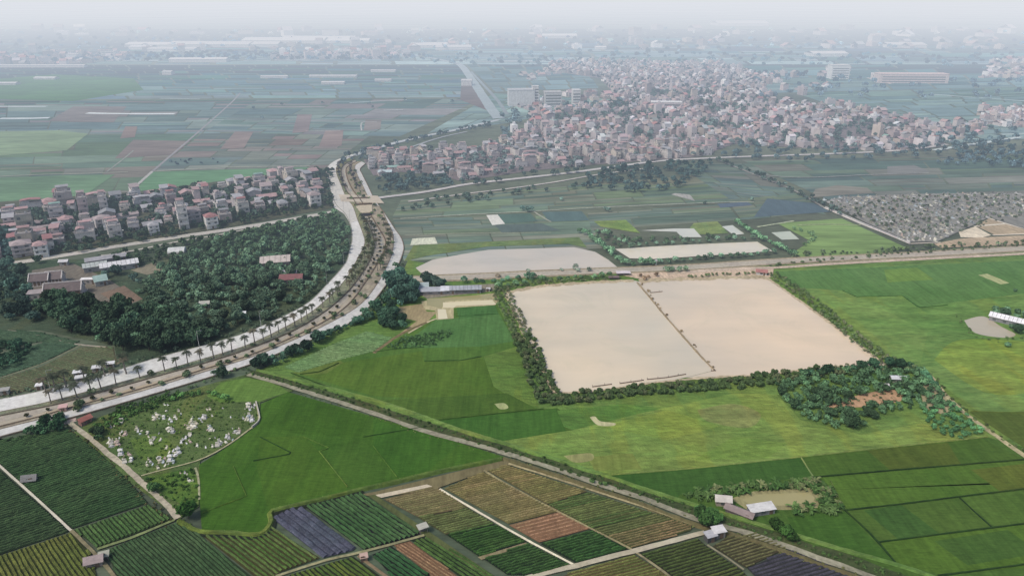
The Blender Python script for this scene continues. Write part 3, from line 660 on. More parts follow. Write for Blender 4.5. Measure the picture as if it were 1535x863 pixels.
def kerb(line, name='kerb', w=.3, h=.14, rgb=(120, 112, 104)):
    mb = MB(); 
    P = line; 
    for i in range(len(P) - 1):
        a, b = P[i], P[i + 1]; dx, dy = b[0] - a[0], b[1] - a[1]; d = math.hypot(dx, dy) or 1; nx, ny = -dy / d * w / 2, dx / d * w / 2
        c = albedo_at(a[0], a[1], rgb)
        q = [(a[0] + nx, a[1] + ny), (a[0] - nx, a[1] - ny), (b[0] - nx, b[1] - ny), (b[0] + nx, b[1] + ny)]
        mb.hexa([(*p, 0) for p in q], [(*p, ZR + h) for p in q], c)
    mb.build(name, M_CONC, kind='structure')
kerb(LW[0], w=.5, h=.05, rgb=(150, 150, 148)); kerb(LW[1]); kerb(LW[2], w=.6, h=.3, rgb=(104, 100, 92)); kerb(LW[3], w=.6, h=.25, rgb=(112, 102, 94)); kerb(LW[4]); kerb(LW[5], w=.5, h=.05)
mb = MB()
for q in ([(489, 256), (504, 256), (512, 279), (492, 273)], [(492, 273), (512, 279), (521, 299), (534, 312), (541, 330), (525, 336), (516, 322), (499, 311), (499, 292)]):
    mb.face([g(*p)[:2] + (ZR + .03,) for p in q][::-1], AP(q, (192, 191, 192)))
mb.build('road_junction', M_CONC, kind='structure')
# bridge across the canal
bp = [g(530, 296)[:2], g(560, 296)[:2], g(572, 312)[:2], g(536, 314)[:2]]
br = empty('canal_bridge', (*g(549, 306)[:2], 0), 0, 'pale concrete bridge carrying the cross road over the canal at the junction', 'bridge')
bx, by = br.location.x, br.location.y
def slab(name, px, z0, z1, rgb, mat=M_CONC):
    mb = MB(); q = [g(*p)[:2] for p in px]; q = [(p[0] - bx, p[1] - by) for p in q]
    mb.hexa([(*p, z0) for p in q], [(*p, z1) for p in q], albedo_at(bx, by, rgb)); return part(name, mb, mat, br)
slab('deck', [(512, 303), (576, 306), (566, 295), (508, 293)], .45, .8, (186, 178, 170))
slab('abutment', [(541, 321), (558, 320), (558, 308), (532, 309)], .3, 1.0, (182, 174, 162))
slab('parapet', [(531, 310), (558, 308.6), (558, 307.6), (531, 309)], .8, 1.7, (96, 88, 84))
slab('parapet', [(520, 300), (552, 299), (552, 298.2), (520, 299.2)], .8, 1.6, (120, 112, 108))
slab('culvert_mouth', [(543, 325), (557, 324), (558, 321), (541, 322)], .2, .95, (74, 70, 66))  # solid block, its dark colour stands in for shade in the opening
# spurs
road('road', [(530, 234), (560, 224), (600, 213), (640, 204), (690, 194), (748, 180)], 7, (176, 184, 194), z=.5)
road('road', [(575, 236), (620, 220), (660, 207), (700, 198)], 3, (160, 168, 178))
road('road', [(748, 178), (738, 166), (722, 142), (706, 118), (690, 98), (668, 92), (640, 86)], 14, (176, 188, 200), z=.4)
road('road', [(760, 172), (745, 150), (722, 125), (706, 108)], 5, (160, 172, 184))
for k in (1,):
    road('road', [(500, 318), (420, 332), (340, 345), (250, 358), (180, 369), (90, 384), (0, 398), (-60, 408)], 6.5, (178, 176, 176))
road('path', [(400, 338), (330, 352), (270, 362), (190, 378), (150, 384)], 2.0, (178, 176, 174))
road('road', [(562, 298), (640, 288), (700, 277), (780, 268), (860, 259), (940, 248), (1000, 241), (1080, 237), (1160, 234), (1250, 231), (1350, 226), (1420, 217)], 5, (186, 186, 192))
road('path', [(612, 303), (650, 298), (700, 291), (760, 284), (830, 274), (900, 262), (980, 252)], 2.5, (182, 180, 182))
road('path', [(1400, 226), (1450, 218), (1500, 211), (1530, 206)], 6, (186, 198, 206))
road('path', [(1500, 202), (1600, 198)], 5, (170, 184, 192))
# highway with a darker carriageway, pale shoulders
HW = [(600, 420), (700, 416), (760, 413), (925, 406), (1040, 401), (1160, 393), (1300, 386), (1400, 381), (1535, 373), (1800, 358)]
road('embankment', HW, 10.5, (150, 142, 128), M_DIRT)
road('road', HW, 6.0, (170, 164, 158))
w = dens(wl(HW), 6)
mb = MB(); ZL[0] = over(w, .03); ribbon(mb, w, .35, ZL[0] + .06, albedo_at(100, 400, (206, 200, 192)), 0, off=2.8); ribbon(mb, w, .35, ZL[0] + .06, albedo_at(100, 400, (206, 200, 192)), 0, off=-2.8)
ribbon(mb, w, .2, ZL[0] + .06, albedo_at(100, 400, (200, 196, 190)), 0); mb.build('lane_markings', M_CONC, kind='structure')
road('road', [(1000, 411), (1080, 405), (1160, 402), (1250, 396), (1400, 388), (1535, 381), (1800, 366)], 3.5, (186, 172, 162), M_DIRT)
# diagonal track, ditch and banks
T1 = [(372, 562), (440, 582), (562, 621), (630, 645), (700, 664), (760, 681), (830, 703), (890, 724), (963, 748), (1036, 776), (1070, 786), (1107, 796), (1150, 810), (1196, 826), (1240, 842), (1302, 864), (1400, 905)]
TB = [(385, 556), (484, 581), (568, 603), (630, 624), (688, 645), (760, 667), (840, 692), (911, 716), (1015, 750), (1075, 768), (1160, 794), (1200, 806), (1265, 826), (1344, 848), (1400, 867), (1480, 900)]
road('ditch', [((a[0] + b[0]) / 2 - 6, (a[1] + b[1]) / 2 + 1) for a, b in zip(resample(T1, 14), resample(TB, 14))], 4.6, (74, 86, 60), M_SCRUB, rag=.2)
road('road', T1, 2.1, (142, 140, 126), M_DIRT, rag=.18)
mb = MB(); c = A(800, 680, (104, 132, 76)); ridge(mb, dens(wl(TB), 2.0), 1.6, .5, 0, c); mb.build('grass_bank', M_SCRUB, kind='structure')
mb = MB(); T1b = [(p[0] - 6, p[1] + 7) for p in T1[5:]]; ridge(mb, dens(wl(T1b), 2), 2.0, .3, 0, A(900, 745, (98, 94, 70)), .3); mb.build('earth_bank', M_SOIL, kind='structure')
D1 = [(268, 782), (300, 798), (345, 800), (385, 803), (400, 795), (407, 782), (405, 770), (420, 764), (480, 750), (540, 735), (590, 724), (640, 712), (700, 699), (752, 689)]
mb = MB(); ridge(mb, dens(wl(D1), 1.5), 1.8, .55, 0, A(500, 745, (88, 112, 60))); mb.build('grass_bank', M_SCRUB, kind='structure')
road('ditch', [(300, 803), (350, 806), (385, 808), (405, 798), (412, 784), (410, 773), (425, 767), (480, 755), (545, 738)], 1.2, (40, 48, 34), M_SOIL)
# thin banks between paddies: (points, colour, width)
for pts, rgb, wd, hh in [([(390, 656), (439, 681), (380, 692)], (48, 76, 34), .5, .25), ([(479, 678), (521, 731)], (104, 128, 66), .5, .25), ([(456, 656), (495, 673), (477, 678)], (92, 118, 58), .4, .2),
        ([(560, 670), (595, 716)], (88, 118, 56), .35, .2), ([(545, 656), (640, 640)], (54, 84, 38), .4, .2), ([(350, 700), (370, 745), (303, 770)], (84, 112, 52), .35, .2),
        ([(1217, 717), (1340, 706), (1535, 690), (1620, 683)], (50, 74, 40), .8, .35), ([(1268, 766), (1350, 757), (1436, 746), (1535, 734), (1640, 722)], (50, 74, 40), .8, .35),
        ([(1316, 814), (1400, 803), (1488, 792), (1600, 778)], (50, 74, 40), .8, .35), ([(1405, 864), (1470, 856), (1535, 847), (1640, 835)], (48, 72, 38), .9, .35),
        ([(1200, 686), (1210, 702), (1219, 716)], (128, 146, 100), .7, .3), ([(1266, 766), (1300, 797), (1316, 814), (1343, 846)], (48, 72, 38), .9, .35), ([(1438, 747), (1460, 768), (1487, 792)], (42, 62, 36), .7, .3),
        ([(916, 713), (1040, 703), (1200, 686), (1300, 675), (1480, 656)], (128, 150, 90), .6, .3), ([(1245, 722), (1262, 758), (1268, 766)], (98, 120, 70), .5, .3),
        ([(562, 528), (590, 524), (636, 521)], (56, 82, 50), .7, .3), ([(636, 542), (690, 541), (722, 535)], (54, 82, 48), .8, .3), ([(497, 516), (545, 526), (562, 527)], (60, 88, 56), .5, .25),
        ([(450, 562), (480, 558), (508, 545)], (58, 84, 44), .5, .25), ([(655, 631), (745, 621), (815, 614)], (58, 86, 42), .5, .25), ([(1284, 446), (1352, 444), (1378, 462), (1420, 458)], (66, 98, 62), .8, .3), ([(1262, 436), (1284, 446)], (66, 98, 62), .8, .3),
        ([(436, 560), (500, 584), (560, 600)], (62, 88, 50), .5, .3), ([(683, 475), (744, 471)], (62, 96, 58), .5, .25), ([(1455, 617), (1535, 620)], (96, 116, 62), .4, .2)]:
    mb = MB(); w_ = dens(wl(pts, 4, False), 2.0); ridge(mb, w_, wd * .75, hh * .8, 0, albedo_at(*w_[len(w_) // 2], rgb), .25); mb.build('paddy_bank', M_SCRUB, kind='structure')
# paths
for pts, wd, rgb, mt in [([(-30, 672), (0, 699), (55, 748), (107, 796)], .7, (196, 192, 182), M_CONC), ([(107, 796), (138, 826), (160, 850), (190, 890)], 1.0, (128, 122, 100), M_DIRT),
        ([(146, 824), (200, 806), (262, 780)], 1.0, (118, 130, 92), M_DIRT), ([(104, 634), (133, 656), (154, 674), (193, 706), (224, 734), (250, 758), (267, 778)], 1.8, (168, 162, 148), M_DIRT),
        ([(104, 634), (100, 622), (98, 612)], 5, (176, 160, 154), M_CONC), ([(384, 603), (388, 632), (372, 646), (340, 669), (300, 690), (245, 705), (212, 714)], .6, (160, 158, 130), M_DIRT),
        ([(293, 702), (298, 720), (299, 750)], .6, (150, 152, 126), M_DIRT), ([(659, 734), (720, 770), (780, 805), (859, 847)], .75, (216, 208, 190), M_CONC), ([(725, 706), (760, 727), (810, 754), (870, 785), (946, 824)], .7, (146, 138, 108), M_DIRT),
        ([(946, 824), (1000, 862), (1040, 900)], .7, (134, 128, 104), M_DIRT), ([(760, 880), (802, 864), (864, 849), (953, 826), (1057, 799)], 1.7, (176, 170, 154), M_CONC), ([(1060, 818), (1085, 834), (1115, 855)], .6, (140, 136, 116), M_DIRT),
        ([(762, 696), (820, 714), (900, 740), (980, 766), (1042, 789)], .8, (158, 148, 118), M_DIRT), ([(411, 866), (484, 842), (536, 830), (590, 816), (636, 803)], .9, (142, 140, 112), M_DIRT), ([(537, 834), (555, 848), (585, 870), (620, 900)], 1.0, (128, 114, 94), M_DIRT),
        ([(1366, 548), (1392, 562), (1410, 585), (1440, 615), (1470, 638), (1535, 684), (1620, 745)], 2.0, (168, 160, 132), M_DIRT), ([(612, 500), (640, 484), (655, 478)], .8, (196, 182, 160), M_DIRT), ([(560, 530), (600, 502), (640, 484)], 1.6, (116, 106, 84), M_DIRT),
        ([(8, 495), (60, 502), (110, 515), (158, 520)], 1.1, (158, 152, 144), M_DIRT), ([(122, 517), (60, 546), (0, 566), (-40, 578)], 1.0, (118, 122, 104), M_DIRT), ([(195, 288), (212, 272), (229, 257)], 2.6, (170, 172, 176), M_CONC), ([(229, 257), (265, 226), (300, 196), (345, 156), (360, 140)], 2.2, (156, 160, 170), M_CONC),
        ([(-40, 267), (60, 262), (120, 261), (192, 258)], 1.6, (160, 166, 162), M_CONC), ([(229, 257), (290, 254), (340, 251), (400, 250), (465, 249)], 1.8, (164, 170, 166), M_CONC), ([(160, 258), (186, 238), (200, 226)], 1.4, (148, 156, 158), M_DIRT),
        ([(1235, 312), (1290, 336), (1335, 354), (1364, 366)], 1.6, (196, 192, 192), M_CONC), ([(1364, 366), (1410, 364)], 1.4, (190, 184, 178), M_CONC), ([(1482, 327), (1510, 336), (1560, 350)], 2.2, (208, 204, 200), M_CONC), ([(1460, 340), (1480, 338), (1506, 336)], 1.6, (206, 202, 196), M_CONC), ([(1488, 353), (1535, 351), (1600, 348)], 1.8, (206, 198, 188), M_CONC),
        ([(1070, 238), (1110, 254), (1150, 270), (1190, 286), (1235, 312)], 2.0, (150, 152, 154), M_DIRT), ([(600, 328), (700, 322), (800, 317), (900, 311), (1000, 307), (1072, 304), (1130, 303)], 1.3, (166, 172, 164), M_DIRT), ([(801, 318), (815, 327), (826, 333)], 1.3, (160, 164, 158), M_DIRT),
        ([(606, 353), (700, 350), (826, 349)], 1.1, (146, 152, 140), M_DIRT), ([(1135, 262), (1200, 267), (1300, 263), (1392, 260)], 1.4, (158, 162, 166), M_DIRT), ([(1195, 338), (1240, 337), (1290, 338)], 1.6, (152, 166, 136), M_DIRT), ([(1135, 341), (1190, 332)], 1.5, (176, 186, 166), M_DIRT),
        ([(1460, 135), (1400, 142), (1540, 152), (1640, 158)][1:], 5, (182, 196, 204), M_CONC), ([(1300, 117), (1320, 122), (1335, 126)], 5, (206, 200, 204), M_CONC), ([(130, 170), (200, 171), (262, 171)], 9, (206, 214, 222), M_CONC), ([(0, 178), (40, 178), (74, 177)], 10, (196, 206, 216), M_CONC), ([(-20, 160), (70, 160)], 8, (186, 196, 206), M_CONC),
        ([(240, 148), (300, 149)], 3, (186, 200, 208), M_CONC), ([(458, 197), (510, 196)], 1.8, (176, 176, 182), M_DIRT), ([(542, 196), (543, 184), (565, 183)], 1.5, (180, 184, 190), M_DIRT), ([(524, 155), (570, 152), (610, 150)], 3, (190, 202, 212), M_CONC), ([(575, 166), (604, 165)], 3, (190, 198, 206), M_CONC), ([(650, 163), (700, 164)], 2.5, (180, 188, 198), M_CONC)]:
    road('path', pts, wd, rgb, mt, rag=.15)
# wet silt margin round the big pond
mb = MB(); sh = [(757, 440), (790, 433), (838, 427), (950, 421)]
for line_, wd_ in ((sh, 3.5), ([(958, 422), (1000, 420), (1130, 416), (1155, 421)], 4.5), ([(1155, 421), (1235, 478), (1330, 550)], 1.6), ([(757, 440), (800, 530), (832, 590)], 1.6), ([(832, 590), (880, 588), (930, 582), (1000, 572), (1074, 566), (1150, 562), (1240, 552), (1330, 550)], 1.4)):
    w_ = dens(wl(line_, 4), 1.6); ribbon(mb, w_, wd_, over(w_, .004), albedo_at(*w_[len(w_) // 2], (178, 166, 146)), .55)
mb.build('pond_margin', M_DIRT, kind='structure')
# pond divider & fence lines in the water
mb = MB(); ridge(mb, dens(wl([(955, 424), (975, 448), (1000, 478), (1030, 512), (1055, 540), (1071, 556)], 3), 2), 1.2, .3, .3, A(1010, 490, (140, 128, 112)), .3)
mb.build('pond_dyke', M_SOIL, kind='structure')

# ================================================================== VEGETATION
def scatter(poly, sp, seed=0, cap=99999, jitter=.4):
    rd = random.Random(seed); W = [g(*p)[:2] for p in poly]; x0, x1 = min(p[0] for p in W), max(p[0] for p in W); y0, y1 = min(p[1] for p in W), max(p[1] for p in W)
    out = []; y = y0
    row = 0
    while y < y1:
        x = x0 + (sp / 2 if row % 2 else 0)
        while x < x1:
            p = (x + rd.uniform(-jitter, jitter) * sp, y + rd.uniform(-jitter, jitter) * sp)
            if inside(p, W): out.append(p)
            x += sp
        y += sp * .87; row += 1
    return out
def along(pts, sp, seed=0, off=0, jit=.25, sm=True):
    rd = random.Random(seed); w = wl(pts, 6, sm) if pts and not isinstance(pts[0][0], np.floating) else pts
    n = max(2, int(length(w) / sp)); out = []
    w = resample(w, n)
    for i, p in enumerate(w):
        a = w[max(0, i - 1)]; b = w[min(n - 1, i + 1)]; dx, dy = b[0] - a[0], b[1] - a[1]; d = math.hypot(dx, dy) or 1
        o = off + rd.uniform(-jit, jit) * sp; q = rd.uniform(-jit, jit) * sp
        out.append((p[0] - dy / d * o + dx / d * q, p[1] + dx / d * o + dy / d * q))
    return out
TREE_JOBS = []   # (x, y, size, rgb, zone)
def add_trees(pts, s0, s1, rgb, zone, seed=0, p=1.0):
    rd = random.Random(seed + 77)
    for q in pts:
        if rd.random() > p: continue
        k_ = rd.uniform(.82, 1.24); TREE_JOBS.append((q[0], q[1], rd.uniform(s0 * .8, s1 * 1.08), tuple(c * k_ for c in rgb), zone))
# dense wood
W1 = [(60, 455), (110, 452), (175, 462), (230, 462), (250, 480), (270, 475), (290, 500), (325, 505), (318, 512), (240, 532), (180, 525), (110, 500), (60, 480)]
add_trees(scatter(W1, 5.2, 1), 2.6, 4.2, (60, 80, 66), 'in the dense wood above the left road', 1)
W2 = [(205, 430), (250, 398), (330, 360), (440, 335), (500, 322), (523, 345), (520, 380), (490, 422), (455, 452), (400, 480), (320, 508), (280, 480), (245, 465), (215, 452)]
add_trees(scatter(W2, 4.7, 2), 1.8, 3.0, (70, 88, 76), 'in the orchard wood inside the road bend', 2, .93)
W3 = [(-40, 400), (30, 400), (50, 440), (60, 480), (-40, 490)]
add_trees(scatter(W3, 5.5, 3), 2.0, 3.4, (58, 76, 72), 'in the grove at the far left edge', 3, .85)
W4 = [(100, 385), (140, 395), (200, 410), (215, 425), (180, 430), (130, 400)]
add_trees(scatter(W4, 7, 4), 1.8, 3.0, (62, 78, 76), 'beside the temple halls', 4, .8)
add_trees(scatter([(-40, 345), (10, 345), (30, 372), (20, 388), (-40, 395)], 5, 5), 2.4, 3.6, (62, 80, 82), 'at the left end of the village', 5)
add_trees(scatter([(-40, 528), (20, 512), (50, 520), (30, 548), (-40, 566)], 4, 6), 1.5, 2.3, (42, 62, 52), 'between the vegetable plots left of the road', 6)
# trees by the road bend, near side
W5 = [(583, 425), (600, 415), (622, 440), (628, 452), (600, 462), (585, 450)]
add_trees(scatter(W5, 4.2, 7), 3.0, 4.0, (56, 78, 72), 'in the clump by the long farm shed', 7)
add_trees([g(650, 429)[:2], g(641, 427)[:2], g(658, 431)[:2]], 3.4, 4.4, (56, 72, 68), 'on the bank of the upper pond', 8)
add_trees([g(594, 404)[:2], g(592, 412)[:2]], 2.0, 2.4, (66, 90, 74), 'at the outer edge of the road bend', 9)
W6 = [(545, 470), (575, 455), (600, 470), (612, 495), (585, 500), (560, 485)]
add_trees(scatter(W6, 4.5, 10), 2.0, 3.0, (62, 88, 74), 'between the right road and the fish ponds', 10)
add_trees(along([(385, 553), (410, 548), (440, 535), (470, 522), (500, 500), (530, 488), (555, 478)], 3.4, 11), 2.0, 2.8, (54, 76, 66), 'along the outer edge of the right road', 11)
add_trees(along([(392, 545), (420, 538), (440, 530)], 3.0, 12), 2.0, 2.8, (54, 74, 66), 'along the outer edge of the right road', 12)
add_trees([g(329, 567)[:2], g(322, 564)[:2], g(334, 566)[:2]], 1.7, 2.2, (50, 66, 56), 'beside the right road above the cemetery', 13)
add_trees([g(116, 618)[:2]], 1.7, 1.8, (56, 68, 50), 'standing alone at the cemetery road entrance', 14)
add_trees(scatter([(40, 650), (60, 635), (98, 624), (104, 634), (90, 648), (60, 655)], 2.6, 15), 1.4, 2.0, (48, 72, 54), 'in the clump left of the cemetery entrance', 15)
add_trees([g(283, 776)[:2]], 3.0, 3.05, (52, 84, 42), 'at the lower corner of the cemetery', 16)
add_trees([g(148, 662)[:2], g(143, 650)[:2], g(150, 652)[:2]], 1.8, 2.4, (50, 70, 52), 'at the left corner of the cemetery', 17)
add_trees([g(232, 738)[:2], g(226, 730)[:2], g(222, 722)[:2]], 1.2, 1.6, (54, 78, 48), 'beside the cemetery lane', 18)
add_trees(along([(258, 602), (290, 594), (315, 590), (340, 600)], 2.6, 19), 1.2, 1.8, (66, 94, 58), 'along the upper edge of the cemetery', 19)
add_trees([g(1058, 782)[:2], g(1068, 788)[:2], g(1050, 776)[:2], g(1046, 768)[:2], g(1065, 778)[:2], g(1075, 782)[:2], g(1056, 790)[:2]], 1.7, 2.4, (62, 92, 54), 'behind the tin sheds by the track', 20)
add_trees([g(1170, 800)[:2], g(1178, 806)[:2], g(1186, 810)[:2], g(1163, 796)[:2]], 1.5, 2.2, (60, 90, 48), 'on the bank below the small farm', 21)
add_trees([g(898, 727)[:2], g(906, 728)[:2], g(888, 724)[:2]], .9, 1.3, (60, 80, 50), 'beside the diagonal track', 22)
add_trees(along([(1205, 565), (1260, 558), (1320, 553), (1370, 556), (1400, 580)], 3.4, 23), 1.6, 2.4, (54, 80, 64), 'in the plantation below the big pond', 23)
G2 = [(1160, 572), (1330, 553), (1385, 558), (1405, 590), (1430, 610), (1385, 612), (1350, 618), (1300, 630), (1288, 646), (1240, 642), (1195, 622), (1172, 600)]
CLR = [(1270, 604), (1292, 594), (1345, 586), (1352, 600), (1290, 612), (1266, 612)]
add_trees([p for p in scatter(G2, 3.0, 24) if not inside(proj(*p), CLR)], 1.2, 2.0, (62, 84, 64), 'in the plantation below the big pond', 24)
add_trees(scatter([(1378, 614), (1420, 598), (1478, 650), (1440, 661), (1400, 650)], 2.6, 25), .9, 1.4, (62, 92, 66), 'in the young orchard by the right track', 25)
add_trees(scatter([(1478, 468), (1535, 462), (1560, 480), (1560, 520), (1520, 500), (1490, 482)], 4.5, 26), 1.6, 2.4, (70, 92, 76), 'around the white roofed farm on the right', 26, .8)
add_trees([g(1510, 520)[:2], g(1540, 530)[:2], g(1521, 438)[:2]], 1.2, 1.8, (72, 96, 78), 'in the grass by the small right pond', 27)
add_trees([g(747, 416)[:2]], 1.6, 1.7, (110, 104, 96), 'standing alone on the pond bank', 28)
add_trees([g(792, 408)[:2], g(842, 407)[:2], g(866, 408)[:2], g(882, 407)[:2], g(863, 405)[:2]], 1.6, 2.2, (96, 106, 100), 'on the highway edge by the upper pond', 29)
add_trees(along([(748, 432), (800, 424), (860, 419), (912, 416)], 4.0, 30), 1.4, 2.2, (74, 96, 76), 'between the highway and the big pond', 30)
add_trees(along([(700, 424), (730, 424), (760, 422), (800, 418)], 3.6, 31), 1.8, 2.6, (66, 88, 76), 'between the highway and the big pond', 31)
add_trees([g(1008, 407)[:2], g(1000, 408)[:2], g(1018, 408)[:2], g(1026, 407)[:2]], 1.6, 2.2, (90, 108, 94), 'beside the highway at the pond crossing', 32)
add_trees([g(965, 420)[:2], g(971, 417)[:2], g(960, 416)[:2], g(984, 415)[:2]], 1.2, 1.7, (118, 104, 92), 'at the top of the pond dyke', 33)
for (x, y) in [(962, 428), (972, 438), (975, 444), (982, 455), (986, 458), (999, 474), (1022, 498), (1040, 518), (1043, 521), (1062, 544), (1068, 552), (978, 449), (990, 463)]:
    add_trees([g(x, y)[:2]], .6, .95, (110, 100, 84), 'on the dyke dividing the big pond', x)
add_trees(along([(945, 372), (1000, 367), (1060, 363), (1140, 358)], 5, 34), 1.5, 2.1, (86, 106, 96), 'along the far bank of the upper right pond', 34)
add_trees(along([(975, 396), (1040, 391), (1100, 386), (1160, 381)], 4.2, 35), 1.5, 2.2, (84, 106, 94), 'along the near bank of the upper right pond', 35)
add_trees(along([(878, 352), (900, 370), (920, 385), (940, 398), (975, 397)], 3.2, 36), 1.8, 2.8, (80, 104, 88), 'on the bank between the upper ponds', 36)
add_trees(along([(870, 350), (905, 352), (935, 366)], 4.2, 37), 1.6, 2.3, (84, 106, 92), 'on the bank between the upper ponds', 37)
add_trees(along([(1102, 334), (1125, 350), (1150, 364), (1190, 384)], 3.6, 38), 1.6, 2.4, (82, 108, 90), 'along the bank right of the upper ponds', 38)
add_trees(along([(1190, 345), (1215, 352), (1222, 360), (1205, 368)], 4, 39), 1.2, 1.8, (90, 112, 90), 'around the little square pond', 39)
add_trees([g(790, 318)[:2], g(796, 317)[:2], g(784, 316)[:2]], 2.4, 3.2, (78, 98, 98), 'beside the field path in the middle distance', 40)
add_trees([g(1056, 306)[:2], g(842, 301)[:2], g(912, 318)[:2], g(908, 316)[:2], g(1128, 302)[:2]], 1.8, 2.6, (86, 104, 102), 'beside the field path in the middle distance', 41)
# Around H: banana enclosures
BAN = []
BAN += [(p, 'in the screen around the small farm pond') for p in scatter([(1025, 748), (1040, 738), (1120, 728), (1215, 720), (1245, 730), (1262, 762), (1250, 772), (1225, 770), (1228, 748), (1212, 735), (1130, 737), (1100, 745), (1075, 743), (1065, 752)], 1.9, 50)]
BAN += [(p, 'in the screen around the small farm pond') for p in scatter([(1180, 762), (1222, 758), (1228, 772), (1190, 775)], 2.4, 51)]
HEDGE = []
def hedge(pts, wid, sp, seed): 
    for k in range(int(wid / sp) + 1): HEDGE.extend(along(pts, sp, seed + k, off=-wid / 2 + k * sp, jit=.35))
hedge([(748, 434), (758, 452), (772, 480), (785, 512), (800, 545), (812, 575), (826, 602)], 7.5, 2.5, 100)
hedge([(826, 603), (900, 593), (1000, 584), (1060, 580), (1110, 576), (1160, 568), (1250, 558), (1345, 550)], 5.5, 2.5, 110)
hedge([(1158, 412), (1200, 440), (1250, 480), (1290, 514), (1345, 552)], 6, 2.6, 120)
hedge([(742, 436), (790, 427), (850, 421), (915, 418)], 3, 2.6, 130)
hedge([(1345, 552), (1375, 556), (1395, 572)], 4, 2.4, 140)
hedge([(1030, 416), (1100, 412), (1140, 410)], 1.5, 2.2, 150)
# ---- palms
def rowpts(a, b, t, sp, s0=0, s1=1, seed=0):
    rd = random.Random(seed); line = [(p[0] + (q[0] - p[0]) * t, p[1] + (q[1] - p[1]) * t) for p, q in zip(a, b)]
    n = int(length(line) / sp); rs = resample(line, n)
    return [(p[0] + rd.uniform(-.8, .8), p[1] + rd.uniform(-.8, .8)) for p in rs[int(n * s0):int(n * s1)] if rd.random() < .88]
def ordinal(n):
    return '%d%s' % (n, 'th' if 10 <= n % 100 <= 20 else {1: 'st', 2: 'nd', 3: 'rd'}.get(n % 10, 'th'))
npalm = 0
for line, desc in [(rowpts(LW[1], LW[2], .5, 4.4, .06, .97, 1), 'on verge between left road and canal'), (rowpts(LW[3], LW[4], .5, 4.6, .40, .97, 2), 'on verge between canal and right road'),
                   (rowpts(LW[2], LW[3], .12, 7, .36, .72, 3), 'on the canal edge round the bend'),
                   ([g(*p)[:2] for p in [(70, 591), (100, 582), (128, 574), (158, 565), (188, 556), (190, 562), (84, 588)]], 'on the outer kerb of the left road')]:
    line = [p for p in line if not (518 < proj(*p)[0] < 585 and 288 < proj(*p)[1] < 331)]
    for i, p in enumerate(line):
        r = random.Random(npalm * 7 + 1); d = proj(*p)
        big = 'outer kerb' in desc
        s = (r.uniform(1.1, 1.4) if not big else r.uniform(1.4, 1.65)) * (.72 if d[1] < 330 else .82 if d[1] < 430 else 1)
        col = albedo_at(p[0], p[1], (70, 78, 68)) if i % 5 else albedo_at(p[0], p[1], (92, 90, 80))
        copy_thing(PALMS[r.randrange(5)], (p[0], p[1], ZR), r.uniform(0, 6.3), (s, s, s * r.uniform(.85, 1.1)), {'c': col},
                   'dark palm tree, %s from near end, %s' % (ordinal(i + 1), desc), 'palm tree', 'palm trees lining the curved avenue'); npalm += 1
# small round shrubs on the canal bank
nb = 0
for i, p in enumerate(rowpts(LW[2], LW[3], .55, 6.5, .05, .62, 9)):
    s = random.uniform(.7, 1.0)
    copy_thing(BUSHES[i % 3], (p[0], p[1], .3), random.uniform(0, 6), (s, s, s), {'c': albedo_at(p[0], p[1], (84, 88, 68))},
               'small clipped bush on the pale canal bank, %s from near end' % ordinal(i + 1), 'bush', 'bushes on the canal bank'); nb += 1
for k_, (tt, sd_) in enumerate(((.5, 71), (.9, 72), (.2, 73))):
    add_trees(rowpts(LW[3], LW[4], tt, 17 + 3 * k_, .1, .95, sd_), 1.0, 1.9, (72, 86, 68), 'on the verge between canal and right road', sd_)
add_trees(rowpts(LW[1], LW[2], .6, 19, .1, .95, 74), .9, 1.5, (76, 88, 70), 'on the verge between left road and canal', 74)
# ---- individual broadleaf trees: the 300 that show largest
def vis(p): 
    q = proj(*p[:2]); return -10 < q[0] < 1545 and 0 < q[1] < 875
TREE_JOBS = [t for t in TREE_JOBS if vis(t)]
TREE_JOBS.sort(key=lambda t: -t[2] / math.hypot(t[1], H))
IND = TREE_JOBS[:300]; REST = TREE_JOBS[300:]
zones = {}
for t in IND: zones.setdefault(t[4], []).append(t)
for zn, lst in zones.items():
    lst.sort(key=lambda t: proj(t[0], t[1])[0])
    for i, (x, y, s, rgb, z_) in enumerate(lst):
        r = random.Random(int(x * 13 + y)); px_, py_ = proj(x, y)
        size = 'large' if s > 3 else ('medium sized' if s > 2 else 'small')
        tone = 'dark green' if sum(rgb) < 215 else ('greyish brown' if rgb[0] > rgb[1] else 'mid green')
        lab = '%s %s rounded tree %s' % (size, tone, z_)
        if len(lst) > 1: lab += ', %s from the left' % ordinal(i + 1)
        lab = ' '.join(lab.split()[:16]) if len(lab.split()) > 16 else lab
        sx = s * r.uniform(.85, 1.12); k2 = (1.45 if y > 330 else 1.22) * (r.uniform(1.15, 1.35) if r.random() < .15 else 1)
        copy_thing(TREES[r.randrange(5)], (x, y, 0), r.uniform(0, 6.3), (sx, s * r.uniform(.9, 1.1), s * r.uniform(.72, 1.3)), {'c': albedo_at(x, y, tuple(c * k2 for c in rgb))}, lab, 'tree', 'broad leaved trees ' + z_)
# ---- bananas individually
BAN.sort(key=lambda b: proj(*b[0])[0])
for i, (p, z_) in enumerate(BAN):
    s = random.uniform(1.2, 1.9)
    copy_thing(BANANAS[i % 3], (p[0], p[1], 0), random.uniform(0, 6), (s, s, s), {'c': albedo_at(p[0], p[1], random.choice([(88, 112, 70), (108, 118, 84), (64, 92, 54), (78, 104, 62)]))},
               'pale leafed banana plant %s, %s from the left' % (z_, ordinal(i + 1)), 'banana plant', 'banana plants around the small farm pond')
